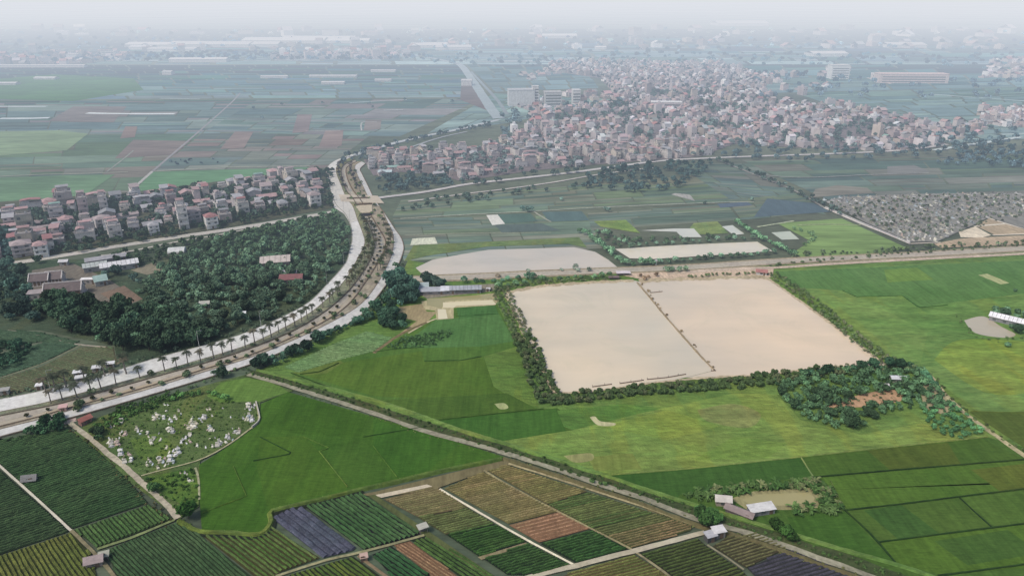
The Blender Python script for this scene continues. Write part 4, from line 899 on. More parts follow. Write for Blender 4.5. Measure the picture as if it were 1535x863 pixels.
# ---- hedge bushes: nearest individually, others as mass
HEDGE = [p for p in HEDGE if vis(p)]; HEDGE.sort(key=lambda p: math.hypot(*p)); HI = HEDGE[:230]; HR = HEDGE[230:]
HI.sort(key=lambda p: proj(*p)[0])
for i, p in enumerate(HI):
    s = random.uniform(1.0, 1.6)
    left = proj(*p)[0] < 835
    copy_thing(BUSHES[i % 3], (p[0], p[1], 0), random.uniform(0, 6), (s, s, s * random.uniform(.9, 1.3)), {'c': albedo_at(p[0], p[1], random.choice([(100, 124, 84), (90, 114, 80), (114, 126, 96), (96, 118, 84)]))},
               'leafy bank bush in the %s hedge of the big pond, %s from the left' % ('left' if left else 'near', ordinal(i + 1)), 'bush', 'bushes hedging the big pond')
# ---- masses
def mass(name, items, n=26, leaf=.22, mat=M_FOLW, label=None, core=True, zmin=-.35):
    """items: (x,y,size,rgb)"""
    M_ = len(items)
    if not M_: return
    C = []; Rr = []; col = []; sz = []
    for (x, y, s, rgb) in items:
        al = albedo_at(x, y, rgb)
        for k in range(3):
            rr = s * random.uniform(.5, .75)
            C.append((x + random.uniform(-.4, .4) * s, y + random.uniform(-.4, .4) * s, s * random.uniform(.7, 1.15))); Rr.append((rr, rr, rr * .8)); kk = random.uniform(.78, 1.25); col.append(tuple(c * kk for c in al)); sz.append(s * leaf)
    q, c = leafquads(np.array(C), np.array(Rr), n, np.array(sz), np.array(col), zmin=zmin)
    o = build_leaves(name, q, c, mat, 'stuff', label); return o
mass('orchard_trees', [(x, y, s, tuple(c * 1.38 for c in rgb)) for (x, y, s, rgb, z_) in REST], 34, .2)
mass('hedge_bushes', [(p[0], p[1], random.uniform(.9, 1.4), random.choice([(104, 124, 92), (96, 116, 86), (116, 124, 100)])) for p in HR], 22, .2)
VEG = []
def veg(pts, s0, s1, rgb):
    rgb = tuple(c * 1.12 for c in rgb)
    for p in pts:
        kk = random.uniform(.85, 1.15)
        if vis(p): VEG.append((p[0], p[1], random.uniform(s0, s1), tuple(c * kk for c in rgb)))
veg(along([((a[0] + b[0]) / 2 - 3, (a[1] + b[1]) / 2) for a, b in zip(resample(T1, 14), resample(TB, 14))], .9, 200, jit=1.6), .35, .7, (66, 88, 54))
veg(along([(p[0] - 4, p[1] + 6) for p in T1[5:]], 1.3, 201, jit=1.4), .25, .5, (92, 96, 66))
veg(along(T1[1:], 1.6, 202, off=-1.9, jit=.5), .2, .4, (92, 104, 68))
veg(scatter([(575, 524), (607, 506), (667, 496), (682, 498), (656, 518), (600, 523)], 1.5, 203), .4, .9, (76, 104, 72))
veg(scatter([(140, 640), (180, 612), (250, 592), (290, 590), (250, 606), (200, 625), (160, 648)], 1.5, 204), .4, 1.1, (70, 98, 58))
veg(scatter([(150, 640), (240, 600), (330, 600), (384, 606), (385, 630), (300, 688), (215, 712), (160, 670)], 2.3, 205), .25, .6, (78, 104, 56))
veg(scatter([(222, 720), (290, 702), (298, 750), (262, 765)], 2.0, 206), .3, .8, (66, 94, 50))
veg(along([(110, 640), (150, 676), (200, 722), (262, 784)], 1.1, 207, off=-1.2, jit=1.0), .3, .6, (84, 84, 60))
veg(along([(0, 662), (50, 656), (100, 642)], 1.2, 208, jit=1.0), .3, .8, (58, 76, 54))
veg(along(D1, 1.0, 209, off=.6, jit=.7), .2, .4, (84, 112, 58))
veg(along([(0, 620), (104, 600), (209, 570), (313, 540), (400, 514)], 1.3, 210, jit=.4), .3, .5, (84, 92, 74))
veg(along(L1[1:9], 2.0, 211, off=2.2, jit=.9), .5, 1.2, (84, 98, 84))
veg(along(L6[4:12], 2.2, 212, off=-2.0, jit=.9), .4, 1.0, (84, 104, 76))
veg(along([(1438, 474), (1444, 486), (1460, 504), (1505, 512), (1530, 505)], 2.2, 213, jit=.8), .3, .9, (92, 112, 78))
veg(along([(1165, 405), (1300, 392), (1400, 384), (1560, 372)], 3, 214, off=6, jit=.6), .6, 1.4, (92, 106, 88))
veg(along([(1180, 384), (1280, 380), (1400, 372), (1535, 364)], 3, 215, jit=.8), .8, 1.9, (92, 106, 92))
veg(scatter([(1232, 305), (1400, 293), (1535, 292), (1535, 325), (1400, 358), (1365, 362)], 6, 216), .5, 1.6, (100, 112, 104))
veg(along([(1075, 240), (1120, 258), (1160, 275), (1240, 312), (1260, 322)], 4, 217, jit=.9), 1.4, 2.6, (88, 104, 106))
veg(scatter([(1240, 610), (1270, 596), (1350, 584), (1362, 600), (1300, 614)], 3, 218), .4, .9, (92, 96, 74))
veg(scatter([(1500, 250), (1400, 247), (1440, 232), (1560, 225), (1560, 260)], 9, 219), 2, 3.5, (98, 116, 128))
veg(along([(748, 436), (790, 429), (860, 422), (930, 416)], 2, 220, jit=.9), .5, 1.0, (104, 116, 88))
veg(along([(1352, 552), (1390, 566), (1410, 592), (1440, 620), (1540, 692)], 2.2, 221, off=2.2, jit=.4), .4, .9, (82, 96, 66))
mass('verge_plants', VEG, 14, .3)
# wooded belts round the villages
BELT = []
def belt(poly, sp, s0, s1, rgb, seed, p=1.0):
    rd = random.Random(seed)
    for q in scatter(poly, sp, seed):
        kk = rd.uniform(.95, 1.12) * 1.05
        if rd.random() < p and vis(q): BELT.append((q[0], q[1], rd.uniform(s0, s1), tuple(c * kk for c in rgb)))
belt([(-40, 330), (100, 318), (340, 283), (500, 256), (500, 308), (330, 338), (100, 372), (-40, 392)], 7.5, 1.5, 2.9, (78, 94, 94), 301, .8)
belt([(60, 372), (100, 366), (330, 334), (500, 298), (500, 312), (330, 343), (95, 384)], 5.5, 1.5, 2.6, (74, 90, 84), 331, .8)
belt([(-20, 392), (-20, 325), (190, 296), (420, 262), (480, 258), (488, 306), (330, 333), (100, 371)], 6.5, 2.2, 3.6, (84, 100, 98), 336, .45)
belt([(-40, 330), (60, 318), (340, 285), (500, 256), (500, 268), (330, 298), (60, 330)], 7, 2.2, 3.4, (80, 98, 98), 332, .7)
belt([(140, 388), (330, 353), (505, 322), (470, 336), (330, 366), (215, 404)], 5, 1.3, 2.4, (72, 90, 78), 333, .75)
belt([(-40, 400), (60, 392), (60, 440), (-40, 450)], 6, 1.6, 2.8, (66, 84, 78), 334, .6)
belt([(596, 318), (640, 302), (760, 288), (760, 296), (650, 312), (610, 330)], 8, 1.5, 2.6, (88, 106, 104), 335, .5)
belt([(560, 268), (650, 264), (690, 276), (640, 286), (575, 294)], 7, 2.0, 3.4, (88, 106, 112), 302, .9)
belt([(690, 274), (880, 252), (880, 258), (700, 282)], 8, 2, 3.4, (92, 108, 112), 303, .5)
belt([(640, 300), (760, 288), (870, 275), (880, 282), (780, 292), (660, 304)], 9, 1.8, 3, (94, 112, 112), 304, .6)
belt([(880, 262), (960, 248), (1070, 240), (1060, 262), (1020, 285), (940, 290), (880, 282)], 8, 2, 3.6, (84, 102, 108), 305, .75)
belt([(900, 345), (880, 356), (930, 370), (1150, 358), (1120, 352), (940, 358)], 6, 1.2, 2.0, (92, 112, 98), 306, .6)
belt(VR, 12, 2.2, 3.8, (116, 132, 138), 307, .7)
belt([(1080, 238), (1100, 216), (1200, 222), (1420, 222), (1560, 214), (1560, 235), (1300, 240), (1150, 246)], 12, 2.5, 4, (100, 118, 128), 308, .6)
belt([(495, 256), (520, 236), (560, 222), (640, 206), (740, 184), (740, 190), (600, 220), (545, 240)], 8, 2, 3.4, (104, 120, 130), 309, .7)
belt([(745, 176), (800, 165), (940, 150), (930, 160), (800, 172), (760, 215), (740, 200)], 16, 3, 5, (118, 136, 148), 310, .6)
belt([(1270, 240), (1420, 190), (1480, 190), (1560, 205), (1560, 222), (1420, 226)], 13, 3, 4.5, (108, 126, 138), 311, .5)
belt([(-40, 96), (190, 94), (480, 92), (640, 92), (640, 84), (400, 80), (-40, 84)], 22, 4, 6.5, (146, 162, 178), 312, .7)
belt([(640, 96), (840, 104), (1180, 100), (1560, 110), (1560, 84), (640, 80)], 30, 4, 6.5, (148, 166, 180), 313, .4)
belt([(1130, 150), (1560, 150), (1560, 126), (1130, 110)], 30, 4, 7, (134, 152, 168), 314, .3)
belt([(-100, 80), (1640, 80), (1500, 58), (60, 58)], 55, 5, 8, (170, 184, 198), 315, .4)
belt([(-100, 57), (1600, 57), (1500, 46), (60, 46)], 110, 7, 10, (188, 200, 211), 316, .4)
belt([(0, 300), (160, 262), (480, 250), (500, 240), (300, 254), (0, 268)][:0] or [(236, 250), (330, 247), (345, 239), (250, 240)], 8, 1, 2, (96, 112, 126), 317, .5)
belt([(400, 198), (420, 170), (700, 160), (720, 150), (300, 150)], 60, 2, 3.5, (124, 142, 152), 318, .7)
mass('distant_trees', BELT, 16, .3)

# ================================================================== HOUSES
WIN = MB(); WIN.box(0, 0, 0, 1, .12, 1); WINM = meshof(WIN, M_GLASS, 'window')
def house_proto(kind, seed):
    rd = random.Random(seed); parts = []
    def add(nm, mb, mat, key, subs=()): parts.append((nm, meshof(mb, mat, nm), key, list(subs)))
    W, D, fl = {'tube': (5, 13, 3), 'tube4': (5.2, 12, 4), 'villa': (9, 9, 3), 'low': (10, 7, 1), 'two': (6.5, 10, 2), 'gable2': (7, 9, 2), 'barn': (15, 7, 1), 'hip2': (8, 9, 2), 'flat3': (8, 9, 3)}[kind]
    h = fl * 3.3; wm = MB(); wm.box(0, 0, -.1, W, D, h + .1, col=(1, 1, 1))
    for f in range(1, fl + 1): wm.box(0, 0, f * 3.3 - .18, W + .24, D + .24, .2, col=(.88, .88, .88), under=True)
    if fl >= 2:
        for f in range(1, fl):
            wm.box(0, -D / 2 - .7, f * 3.3 - .05, W * .9, 1.3, .15, col=(.9, .9, .9), under=True); wm.box(0, -D / 2 - 1.3, f * 3.3 + .1, W * .9, .1, .8, col=(.95, .95, .95))
    if kind in ('low', 'gable2', 'barn'): 
        g_ = MB(); g_.gable(0, 0, h, W, D, D * .26, wall=(1, 1, 1)); pass
    add('wall', wm, M_WALL, 'w')
    for f in range(fl):
        for xx in ((-.27, .27) if W > 4 else (0,)):
            wb = MB(); wb.box(xx * W, -D / 2 - .03, f * 3.3 + 1.0, W * .2, .12, 1.3, under=True)
            if rd.random() < .75: parts.append(('window', meshof(wb, M_GLASS, 'window'), 'x', []))
        for yy in (-.25, .2):
            wb = MB(); wb.box(-W / 2 - .03, yy * D, f * 3.3 + 1.1, .12, 1.2, 1.2, under=True)
            if rd.random() < .4: parts.append(('window', meshof(wb, M_GLASS, 'window'), 'x', []))
            wb = MB(); wb.box(W / 2 + .03, yy * D, f * 3.3 + 1.1, .12, 1.2, 1.2, under=True)
            if rd.random() < .35: parts.append(('window', meshof(wb, M_GLASS, 'window'), 'x', []))
    db = MB(); db.box(0, -D / 2 - .04, 0, 1.3, .14, 2.3); parts.append(('door', meshof(db, M_DOOR, 'door'), 'x', []))
    rm = MB()
    if kind in ('tube', 'tube4', 'two', 'flat3'):
        rm.box(0, 0, h + .021, W, D, .1)
        for a, b, sx, sy in ((0, -D / 2 + .1, W, .2), (0, D / 2 - .1, W, .2), (-W / 2 + .1, 0, .2, D - .4), (W / 2 - .1, 0, .2, D - .4)): rm.box(a, b, h + .13, sx, sy, .7)
        add('roof', rm, M_ROOF, 'f')
        tw = MB(); tw.box(0, D * .22, h + .13, W * .7, D * .35, 2.5); add('stair_tower', tw, M_WALL, 'w')
        cn = MB()
        if kind == 'tube': cn.gable(0, -D * .02, h + 2.9, W, D * .95, .8, over=.2)
        else: cn.gable(0, D * .22, h + 2.75, W * .75, D * .4, .7, over=.3)
        add('roof_canopy', cn, M_ROOF, 'r')
        if kind != 'tube':
            wt = MB(); wt.tube([(W * .2, -D * .25, h + .13), (W * .2, -D * .25, h + 1.5)], [.55, .55], 8); parts.append(('water_tank', meshof(wt, M_STEEL, 'water_tank'), 'x', []))
    elif kind in ('villa', 'hip2'):
        rm.hip(0, 0, h + .05, W, D, 2.6); rm.gable(0, -D / 2 + .3, h + .1, W * .4, 1.8, 1.1, over=.3); add('roof', rm, M_ROOF, 'r')
    else:
        rm.gable(0, 0, h + .05, W, D, D * .26, over=.5); add('roof', rm, M_ROOF, 'r')
        gw = MB()
        for sx_ in (-W / 2 + .02, W / 2 - .02): gw.face([(sx_, -D / 2, h), (sx_, D / 2, h), (sx_, 0, h + D * .26)], (1, 1, 1))
        add('gable_wall', gw, M_WALL, 'w')
    return ('house', parts)
KINDS = ['tube', 'tube4', 'villa', 'low', 'two', 'gable2', 'barn', 'hip2', 'flat3']
KN = {'tube': 'narrow three storey', 'tube4': 'tall four storey', 'villa': 'three storey villa style', 'low': 'single storey', 'two': 'two storey flat roofed', 'gable2': 'two storey gabled', 'barn': 'long single storey', 'hip2': 'two storey hip roofed', 'flat3': 'blocky three storey'}
HP = {k: house_proto(k, i) for i, k in enumerate(KINDS)}
WALLC = [((.60, .53, .52), 'pinkish grey'), ((.52, .49, .50), 'grey'), ((.62, .57, .50), 'cream'), ((.62, .60, .58), 'off white'), ((.44, .38, .36), 'brown grey'), ((.57, .55, .56), 'light grey'), ((.74, .73, .73), 'white')]
ROOFC = [((.37, .19, .19), 'red'), ((.40, .28, .28), 'faded red'), ((.38, .32, .32), 'dull brown'), ((.40, .40, .42), 'grey'), ((.30, .31, .33), 'dark grey'), ((.46, .31, .31), 'pink'), ((.26, .40, .36), 'green')]
HOUSES = []
FAR = MB()
def far_house(x, y, rz, W, D, h, wc, rc, style):
    n = len(FAR.v); c, s = math.cos(rz), math.sin(rz)
    def T(a, b, z): return (x + a * c - b * s, y + a * s + b * c, z)
    q = [(-W / 2, -D / 2), (W / 2, -D / 2), (W / 2, D / 2), (-W / 2, D / 2)]
    b = [T(*p, 0) for p in q]; t = [T(*p, h) for p in q]
    FAR.hexa(b, t, wc, rc if style else wc)
    if not style:
        r = D * .25; A_, B_ = T(-W / 2 - .3, 0, h + r), T(W / 2 + .3, 0, h + r)
        e = [T(-W / 2 - .3, -D / 2 - .4, h), T(W / 2 + .3, -D / 2 - .4, h), T(W / 2 + .3, D / 2 + .4, h), T(-W / 2 - .3, D / 2 + .4, h)]
        FAR.face([e[0], e[1], B_, A_], rc); FAR.face([e[2], e[3], A_, B_], rc)
    else:
        tt = random.uniform(-.2, .2) * D; FAR.hexa([T(a * .35, b_ * .35 + tt, h) for a, b_ in q], [T(a * .35, b_ * .35 + tt, h + 2.5) for a, b_ in q], wc, rc)
    dk = tuple(v * .2 for v in wc)
    if y < 1300:
        for f in range(int(h // 3.2)):
            for xx in (-.28, .28):
                if random.random() < .75: FAR.face([T(xx * W - .5, -D / 2 - .05, f * 3.2 + 1), T(xx * W + .5, -D / 2 - .05, f * 3.2 + 1), T(xx * W + .5, -D / 2 - .05, f * 3.2 + 2.4), T(xx * W - .5, -D / 2 - .05, f * 3.2 + 2.4)], dk)
# ---- specific houses (px of the base centre)
SPEC = [(64, 384, 'villa', 'bright white', (.8, .8, .79), ROOFC[1], 'beside the road at the village left end', .2, .75), (42, 372, 'flat3', 'beige', (.46, .42, .36), ROOFC[5], 'left of the bright white villa', .1, 1.0),
        (318, 341, 'villa', 'bright white', (.78, .78, .77), ROOFC[0], 'beside the road in the village middle', .25, .8), (232, 351, 'villa', 'bright white', (.76, .76, .76), ROOFC[3], 'beside the road opposite the curved tin roof', .2, .65),
        (276, 340, 'tube4', 'white', (.68, .67, .66), ROOFC[1], 'behind the road in the village middle', .15, 1.1), (174, 358, 'flat3', 'pale blank walled', (.62, .59, .57), ROOFC[5], 'in the front row of the left village', .15, .9),
        (472, 308, 'villa', 'white', (.74, .72, .70), ROOFC[2], 'near the road junction in the left village', .15, .85), (424, 314, 'hip2', 'cream white', (.66, .62, .56), ROOFC[4], 'near the right end of the front row', .15, .8),
        (128, 325, 'tube4', 'pinkish', (.5, .42, .42), ROOFC[2], 'tall at the back of the left village', .1, 1.05), (158, 320, 'tube4', 'white', (.68, .64, .63), ROOFC[1], 'tall at the back right of the pinkish tower house', .1, .95),
        (40, 345, 'flat3', 'olive grey', (.42, .40, .34), ROOFC[5], 'second row at the village left end', .1, 1.1), (258, 307, 'flat3', 'red framed', (.45, .36, .36), ROOFC[0], 'at the back of the village behind the white tower house', .1, .8),
        (400, 300, 'barn', 'grey', (.45, .41, .40), ROOFC[5], 'long block near the right end of the village', .15, .9), (365, 322, 'flat3', 'pale', (.58, .56, .52), ROOFC[0], 'red roofed block right of the white villa', .1, .9),
        (100, 312, 'flat3', 'grey', (.44, .41, .4), ROOFC[3], 'wide block at the back of the left village', .1, 1.2)]
taken = []
rdv = Vector(g(340, 345)[:2]) - Vector(g(250, 358)[:2]); RA = math.atan2(rdv.y, rdv.x)
for (px, py, k, wn, wc, (rc, rn), where, da, sc_) in SPEC:
    p = g(px, py); taken.append(p[:2])
    copy_thing(HP[k], p, RA + random.uniform(-.08, .08), (sc_, sc_, sc_), {'w': wc, 'r': rc, 'f': (.42, .4, .39)}, ' '.join(('%s %s house with %s roof %s' % (wn, KN[k], rn, where)).split()[:16]), 'house', 'houses of the left village')
def canhouse(p, r): return all(math.dist(p, t) > r for t in taken)
VL = [(-20, 392), (-20, 325), (60, 305), (190, 296), (215, 292), (330, 282), (420, 262), (466, 258), (474, 268), (486, 308), (420, 318), (330, 333), (250, 348), (100, 371), (70, 378)]
VLW = [g(*p)[:2] for p in VL]
ux = Vector((math.cos(RA), math.sin(RA))); uy = Vector((-ux.y, ux.x)); o0 = Vector(g(-20, 392)[:2])
cand = []
for r in range(18):
    v = 4 + r * 10.5; s = -20
    while s < 420:
        p = o0 + ux * (s + random.uniform(-1.2, 1.2)) + uy * (v + random.uniform(-1.5, 1.5)); s += random.uniform(9.5, 14.5)
        if inside(p, VLW) and canhouse(p, 10): cand.append((p.x, p.y, r, RA))
random.seed(21)
cand = [c for c in cand if random.random() < .8]
RB = RA * .6
from mathutils import noise as mnoise
GAPS = []
def vilright(spx):
    out = []; W = [g(*p)[:2] for p in VR]; x0, x1 = min(p[0] for p in W), max(p[0] for p in W); y0, y1 = min(p[1] for p in W), max(p[1] for p in W)
    y = y0
    while y < y1:
        x = x0; sp = 9.5 + (y - y0) * .004
        while x < x1:
            p = (x + random.uniform(-2, 2), y + random.uniform(-2, 2)); x += random.uniform(.85, 1.25) * sp
            if inside(p, W) and random.random() < .84:
                nn = mnoise.noise(Vector((p[0] / 55, p[1] / 70, 0)))
                if nn > -.16 - .1 * (p[1] > 1100): out.append(p)
                elif random.random() < .6: GAPS.append(p)
        y += sp * 1.15
    return out
vr = vilright(0); vr.sort(key=lambda p: math.hypot(*p)); nleft = len(cand) + len(SPEC)
near_r = vr[:max(0, 298 - nleft)]; far_r = vr[len(near_r):]
rows = {}
for c in cand: rows.setdefault(c[2], []).append(c)
for r, lst in rows.items():
    lst.sort(key=lambda c: proj(c[0], c[1])[0])
    for i, (x, y, r_, a) in enumerate(lst):
        k = random.choices(KINDS, [5, .6, .5, 5, 8, 3, 2, 1.2, 6])[0]; wc, wn = random.choice(WALLC); rc, rn = random.choices(ROOFC, [1.6, 4, 5, 5, 3, 4, .4])[0]
        s = random.uniform(.7, 1.05)
        lab = '%s %s house, %s roof, row %s behind the left village road, %s from left' % (wn, KN[k], rn, ordinal(r + 1), ordinal(i + 1))
        copy_thing(HP[k], (x, y, 0), a + random.choice([0, 0, math.pi / 2, math.pi, .1]) + random.uniform(-.1, .1), (s * 1.1, s, s * random.uniform(.62, .85)), {'w': wc, 'r': rc, 'f': (.4, .38, .37)}, ' '.join(lab.split()[:16]), 'house', 'houses of the left village')
near_r.sort(key=lambda p: proj(*p)[0])
for i, p in enumerate(near_r):
    k = random.choices(KINDS, [5, .6, .5, 5, 8, 3, 2, 1.2, 6])[0]; wc, wn = random.choice(WALLC); rc, rn = random.choices(ROOFC, [2.5, 5, 5, 4, 3, 4, .3])[0]
    s = random.uniform(.7, 1.0)
    copy_thing(HP[k], (*p, 0), RB + random.choice([0, 0, math.pi / 2, math.pi]) + random.uniform(-.15, .15), (s, s, s * random.uniform(.65, .85)), {'w': wc, 'r': rc, 'f': (.4, .38, .37)},
               '%s %s house, %s roof, beyond the bridge, %s from left' % (wn, KN[k], rn, ordinal(i + 1)), 'house', 'houses of the village beyond the bridge')
def fh(p, big=1.0, tall=1.0):
    wc, _ = random.choice(WALLC); rc, _ = random.choices(ROOFC, [2, 5, 6, 6, 3, 5, .3])[0]
    fl = random.choices([1, 2, 3, 4], [6, 5, 2, .3])[0]; m = random.uniform(.7, 1.05)
    wc = tuple(min(.8, v * m * q_) for v, q_ in zip(wc, (.90, .86, .88)))
    if random.random() < .12: wc = (.74, .74, .76); rc = (.6, .6, .62)
    far_house(p[0], p[1], RB + random.choice([0, 0, math.pi / 2]) + random.uniform(-.2, .2), random.uniform(4, 8) * big, random.uniform(6, 11) * big, fl * 3.0 * tall, wc, vary(rc, .2), random.random() < .5)
for p in far_r: fh(p)
def town(poly, sp, p_, seed, big=1.0, tall=1.0):
    rd = random.Random(seed)
    for q in scatter(poly, sp, seed):
        if rd.random() < p_: fh(q, big, tall)
town([(1468, 190), (1470, 168), (1560, 162), (1560, 192)], 11, .8, 401)
town([(1385, 190), (1480, 188), (1480, 204), (1430, 212), (1400, 214)], 12, .6, 411)
town([(750, 165), (760, 150), (860, 142), (930, 140), (930, 158), (800, 168)], 22, .5, 402, 1.5)
town([(1130, 120), (1170, 110), (1260, 130), (1260, 160), (1180, 152)], 26, .4, 403, 1.5)
town([(-20, 93), (40, 88), (190, 82), (190, 90), (100, 98), (-20, 99)], 22, .75, 404, 1.8, 1.5)
town([(400, 90), (440, 80), (620, 76), (620, 90), (520, 90)], 24, .6, 405, 2, 1.7)
town([(1470, 118), (1490, 92), (1600, 86), (1600, 118)], 18, .6, 406, 1.5)
town([(1230, 118), (1240, 100), (1275, 100), (1275, 118)], 20, .5, 407, 1.6)
town([(0, 78), (400, 66), (1535, 60), (1535, 74), (700, 76), (200, 88)], 90, .5, 408, 3, 1.8)
town([(0, 56), (1535, 56), (1480, 44), (60, 44)], 160, .6, 409, 5, 2)
town([(780, 112), (850, 100), (860, 108), (790, 122)], 22, .5, 410, 1.6)
FAR.build('distant_houses', M_TOWN, kind='stuff')
mass('distant_trees', [(p[0], p[1], random.uniform(2.2, 3.8), (112, 130, 136) if p[1] < 1000 else (132, 148, 158)) for p in GAPS], 16, .3)

# ================================================================== SHEDS AND OTHER BUILDINGS
def shed(name, px, py, W, D, h, rz, roofc, label, cat, wallc=(.4, .38, .36), kind='gable', rh=1.0, open_=False, ribs=0):
    o = empty(name, g(px, py), rz, label, cat)
    if open_:
        for i, (a, b) in enumerate([(a, b) for a in (-1, 1) for b in (-1, 1)]):
            mb = MB(); mb.box(a * (W / 2 - .15), b * (D / 2 - .15), 0, .15, .15, h, col=(.25, .22, .2)); part('post', mb, M_WALL, o)
        mb = MB(); mb.box(0, D / 4, 0, W - .5, D * .4, h * .6, col=(.2, .18, .17)); part('store_wall', mb, M_WALL, o)
    else:
        mb = MB(); mb.box(0, 0, 0, W, D, h, col=wallc)
        for s in (-1, 1): mb.face([(s * W / 2, -D / 2, h), (s * W / 2, D / 2, h), (s * W / 2, 0, h + (rh if kind == 'gable' else 0))], wallc)
        part('wall', mb, M_WALL, o)
        n = max(1, int(W // 4))
        for i in range(n):
            mb = MB(); mb.box(-W / 2 + (i + .5) * W / n, -D / 2 - .03, .9, min(1.3, W / n * .4), .1, .9); part('window', mb, M_GLASS, o)
        mb = MB(); mb.box(W / 2 - 1.2, -D / 2 - .04, 0, 1.0, .12, 2.0); part('door', mb, M_DOOR, o)
    mb = MB()
    if kind == 'gable': mb.gable(0, 0, h + .03, W, D, rh, col=roofc, over=.5)
    elif kind == 'arch':
        n = 8
        for i in range(n):
            a0, a1 = math.pi * i / n, math.pi * (i + 1) / n
            q = [(-W / 2, -math.cos(a0) * D / 2, h + math.sin(a0) * rh), (W / 2, -math.cos(a0) * D / 2, h + math.sin(a0) * rh), (W / 2, -math.cos(a1) * D / 2, h + math.sin(a1) * rh), (-W / 2, -math.cos(a1) * D / 2, h + math.sin(a1) * rh)]
            mb.face(q, vary(roofc, .06))
        for s in (-1, 1): mb.face([(s * W / 2, -math.cos(math.pi * i / n) * D / 2, h + math.sin(math.pi * i / n) * rh) for i in range(n + 1)], roofc)
    elif kind == 'slope':
        q = [(-W / 2 - .3, -D / 2 - .3, h), (W / 2 + .3, -D / 2 - .3, h), (W / 2 + .3, D / 2 + .3, h + rh), (-W / 2 - .3, D / 2 + .3, h + rh)]
        mb.hexa(q, [(a, b, c + .1) for a, b, c in q], roofc); mb.face(q[::-1], roofc)
    part('roof', mb, M_ROOF, o)
    if ribs:
        mb = MB()
        for i in range(ribs):
            x = -W / 2 + (i + .5) * W / ribs
            for sgn in (-1, 1): mb.face([(x - .1, sgn * (D / 2 + .4), h + .1), (x + .1, sgn * (D / 2 + .4), h + .1), (x + .1, 0, h + rh + .22), (x - .1, 0, h + rh + .22)], tuple(v * .6 for v in roofc))
        part('roof_seams', mb, M_ROOF, o)
    return o
WT, GR, RD, DKc = (.72, .73, .74), (.45, .47, .50), (.40, .17, .15), (.16, .15, .15)
shed('field_hut', 46, 722, 3.5, 1.9, 1.6, .2, (.24, .24, .24), 'low grey roofed hut beside the white path in the dark vegetable field', 'hut')
shed('farm_shed', 143, 846, 3.8, 2.2, 2.0, .35, (.46, .38, .37), 'small shed with dull pink roof at the bottom left path end', 'shed', (.3, .26, .24))
shed('lean_to', 157, 838, 2.2, 1.8, 1.6, .4, (.36, .37, .30), 'open lean-to with greenish roof right of the pink roofed shed', 'lean-to', kind='slope', rh=.3, open_=True)
shed('field_shelter', 634, 798, 2.4, 1.7, 2.2, .5, (.42, .42, .36), 'small open shelter on posts at the crossing of two field paths', 'shelter', kind='slope', rh=.2, open_=True)
shed('pump_house', 546, 839, 1.6, 1.4, 1.4, .3, (.5, .36, .3), 'tiny brick pump house beside the bottom middle track', 'pump house', (.42, .26, .2), kind='slope', rh=.2)
shed('tin_shed', 1076, 803, 3.2, 2.2, 2.2, .25, (.74, .73, .72), 'white tin roofed shed where the concrete lane meets the diagonal track', 'shed', (.3, .28, .26), kind='slope', rh=.3)
shed('tin_shed', 1064, 809, 2.8, 2.0, 2.0, .35, (.50, .50, .52), 'grey tin roofed shed just left of the white tin shed', 'shed', (.1, .1, .1), kind='slope', rh=.3)
shed('farm_house', 1083, 756, 4.0, 2.5, 2.4, -.15, (.60, .57, .52), 'pale roofed cottage left of the small farm pond', 'cottage', (.42, .35, .3), rh=.9)
shed('long_barn', 1108, 772, 7.6, 2.2, 1.8, -.62, (.27, .22, .21), 'long brown roofed barn below the small farm pond', 'barn', (.2, .17, .16), rh=.7)
shed('white_barn', 1140, 769, 7.4, 2.6, 2.0, .22, (.76, .76, .74), 'bright white roofed barn on the near side of the small farm pond', 'barn', (.25, .25, .27), kind='slope', rh=.5)
shed('farm_shed', 698, 438, 15, 5, 2.6, .06, (.40, .43, .47), 'grey tin roofed shed at the right end of the fish farm row', 'shed', (.2, .2, .22), rh=1.0, ribs=8)
shed('farm_shed', 672, 439, 7, 4.5, 2.2, .06, (.66, .68, .72), 'pale roofed shed in the middle of the fish farm row', 'shed', (.28, .28, .3), kind='slope', rh=.6)
shed('farm_shed', 646, 440, 13, 4.5, 2.0, .06, (.42, .44, .47), 'low grey shed at the left end of the fish farm row', 'shed', (.25, .24, .25), kind='slope', rh=.6)
shed('farm_house', 633, 434, 6, 5, 2.6, .1, (.42, .50, .50), 'greenish roofed cottage behind the left end of the fish farm row', 'cottage', (.5, .48, .45), rh=1.2)
shed('feed_hut', 732, 437, 1.6, 1.4, 1.6, 0, (.68, .68, .68), 'tiny white hut between fish farm and big pond hedge', 'hut', kind='slope', rh=.2)
shed('striped_roof_hall', 414, 397, 15, 11, 3.5, .25, (.52, .46, .42), 'hall with pale roof and faded red stripes inside the wood', 'hall', (.4, .36, .34), rh=1.6, ribs=5)
shed('red_roof_house', 438, 423, 11, 7, 3, .1, (.26, .12, .12), 'crimson roofed house among trees near the left road', 'house', (.4, .34, .32), rh=1.5)
shed('open_shed', 432, 414, 9, 4, 2.6, .1, (.42, .40, .42), 'low grey roofed shed behind the crimson roofed house', 'shed', rh=.8)
shed('tin_hall', 180, 402, 18, 8, 3, RA, (.66, .67, .68), 'long white tin roofed hall below the village road', 'hall', (.4, .4, .4), rh=1.2, ribs=8)
shed('tin_hall', 144, 404, 11, 7, 3, RA, (.46, .50, .48), 'grey green tin roofed hall left of the long white hall', 'hall', (.35, .35, .35), rh=1.2, ribs=5)
shed('tin_hall', 160, 392, 20, 6, 2.6, RA, (.36, .36, .38), 'dark tin roofed shed row behind the long white hall', 'shed', (.35, .33, .33), rh=1.0)
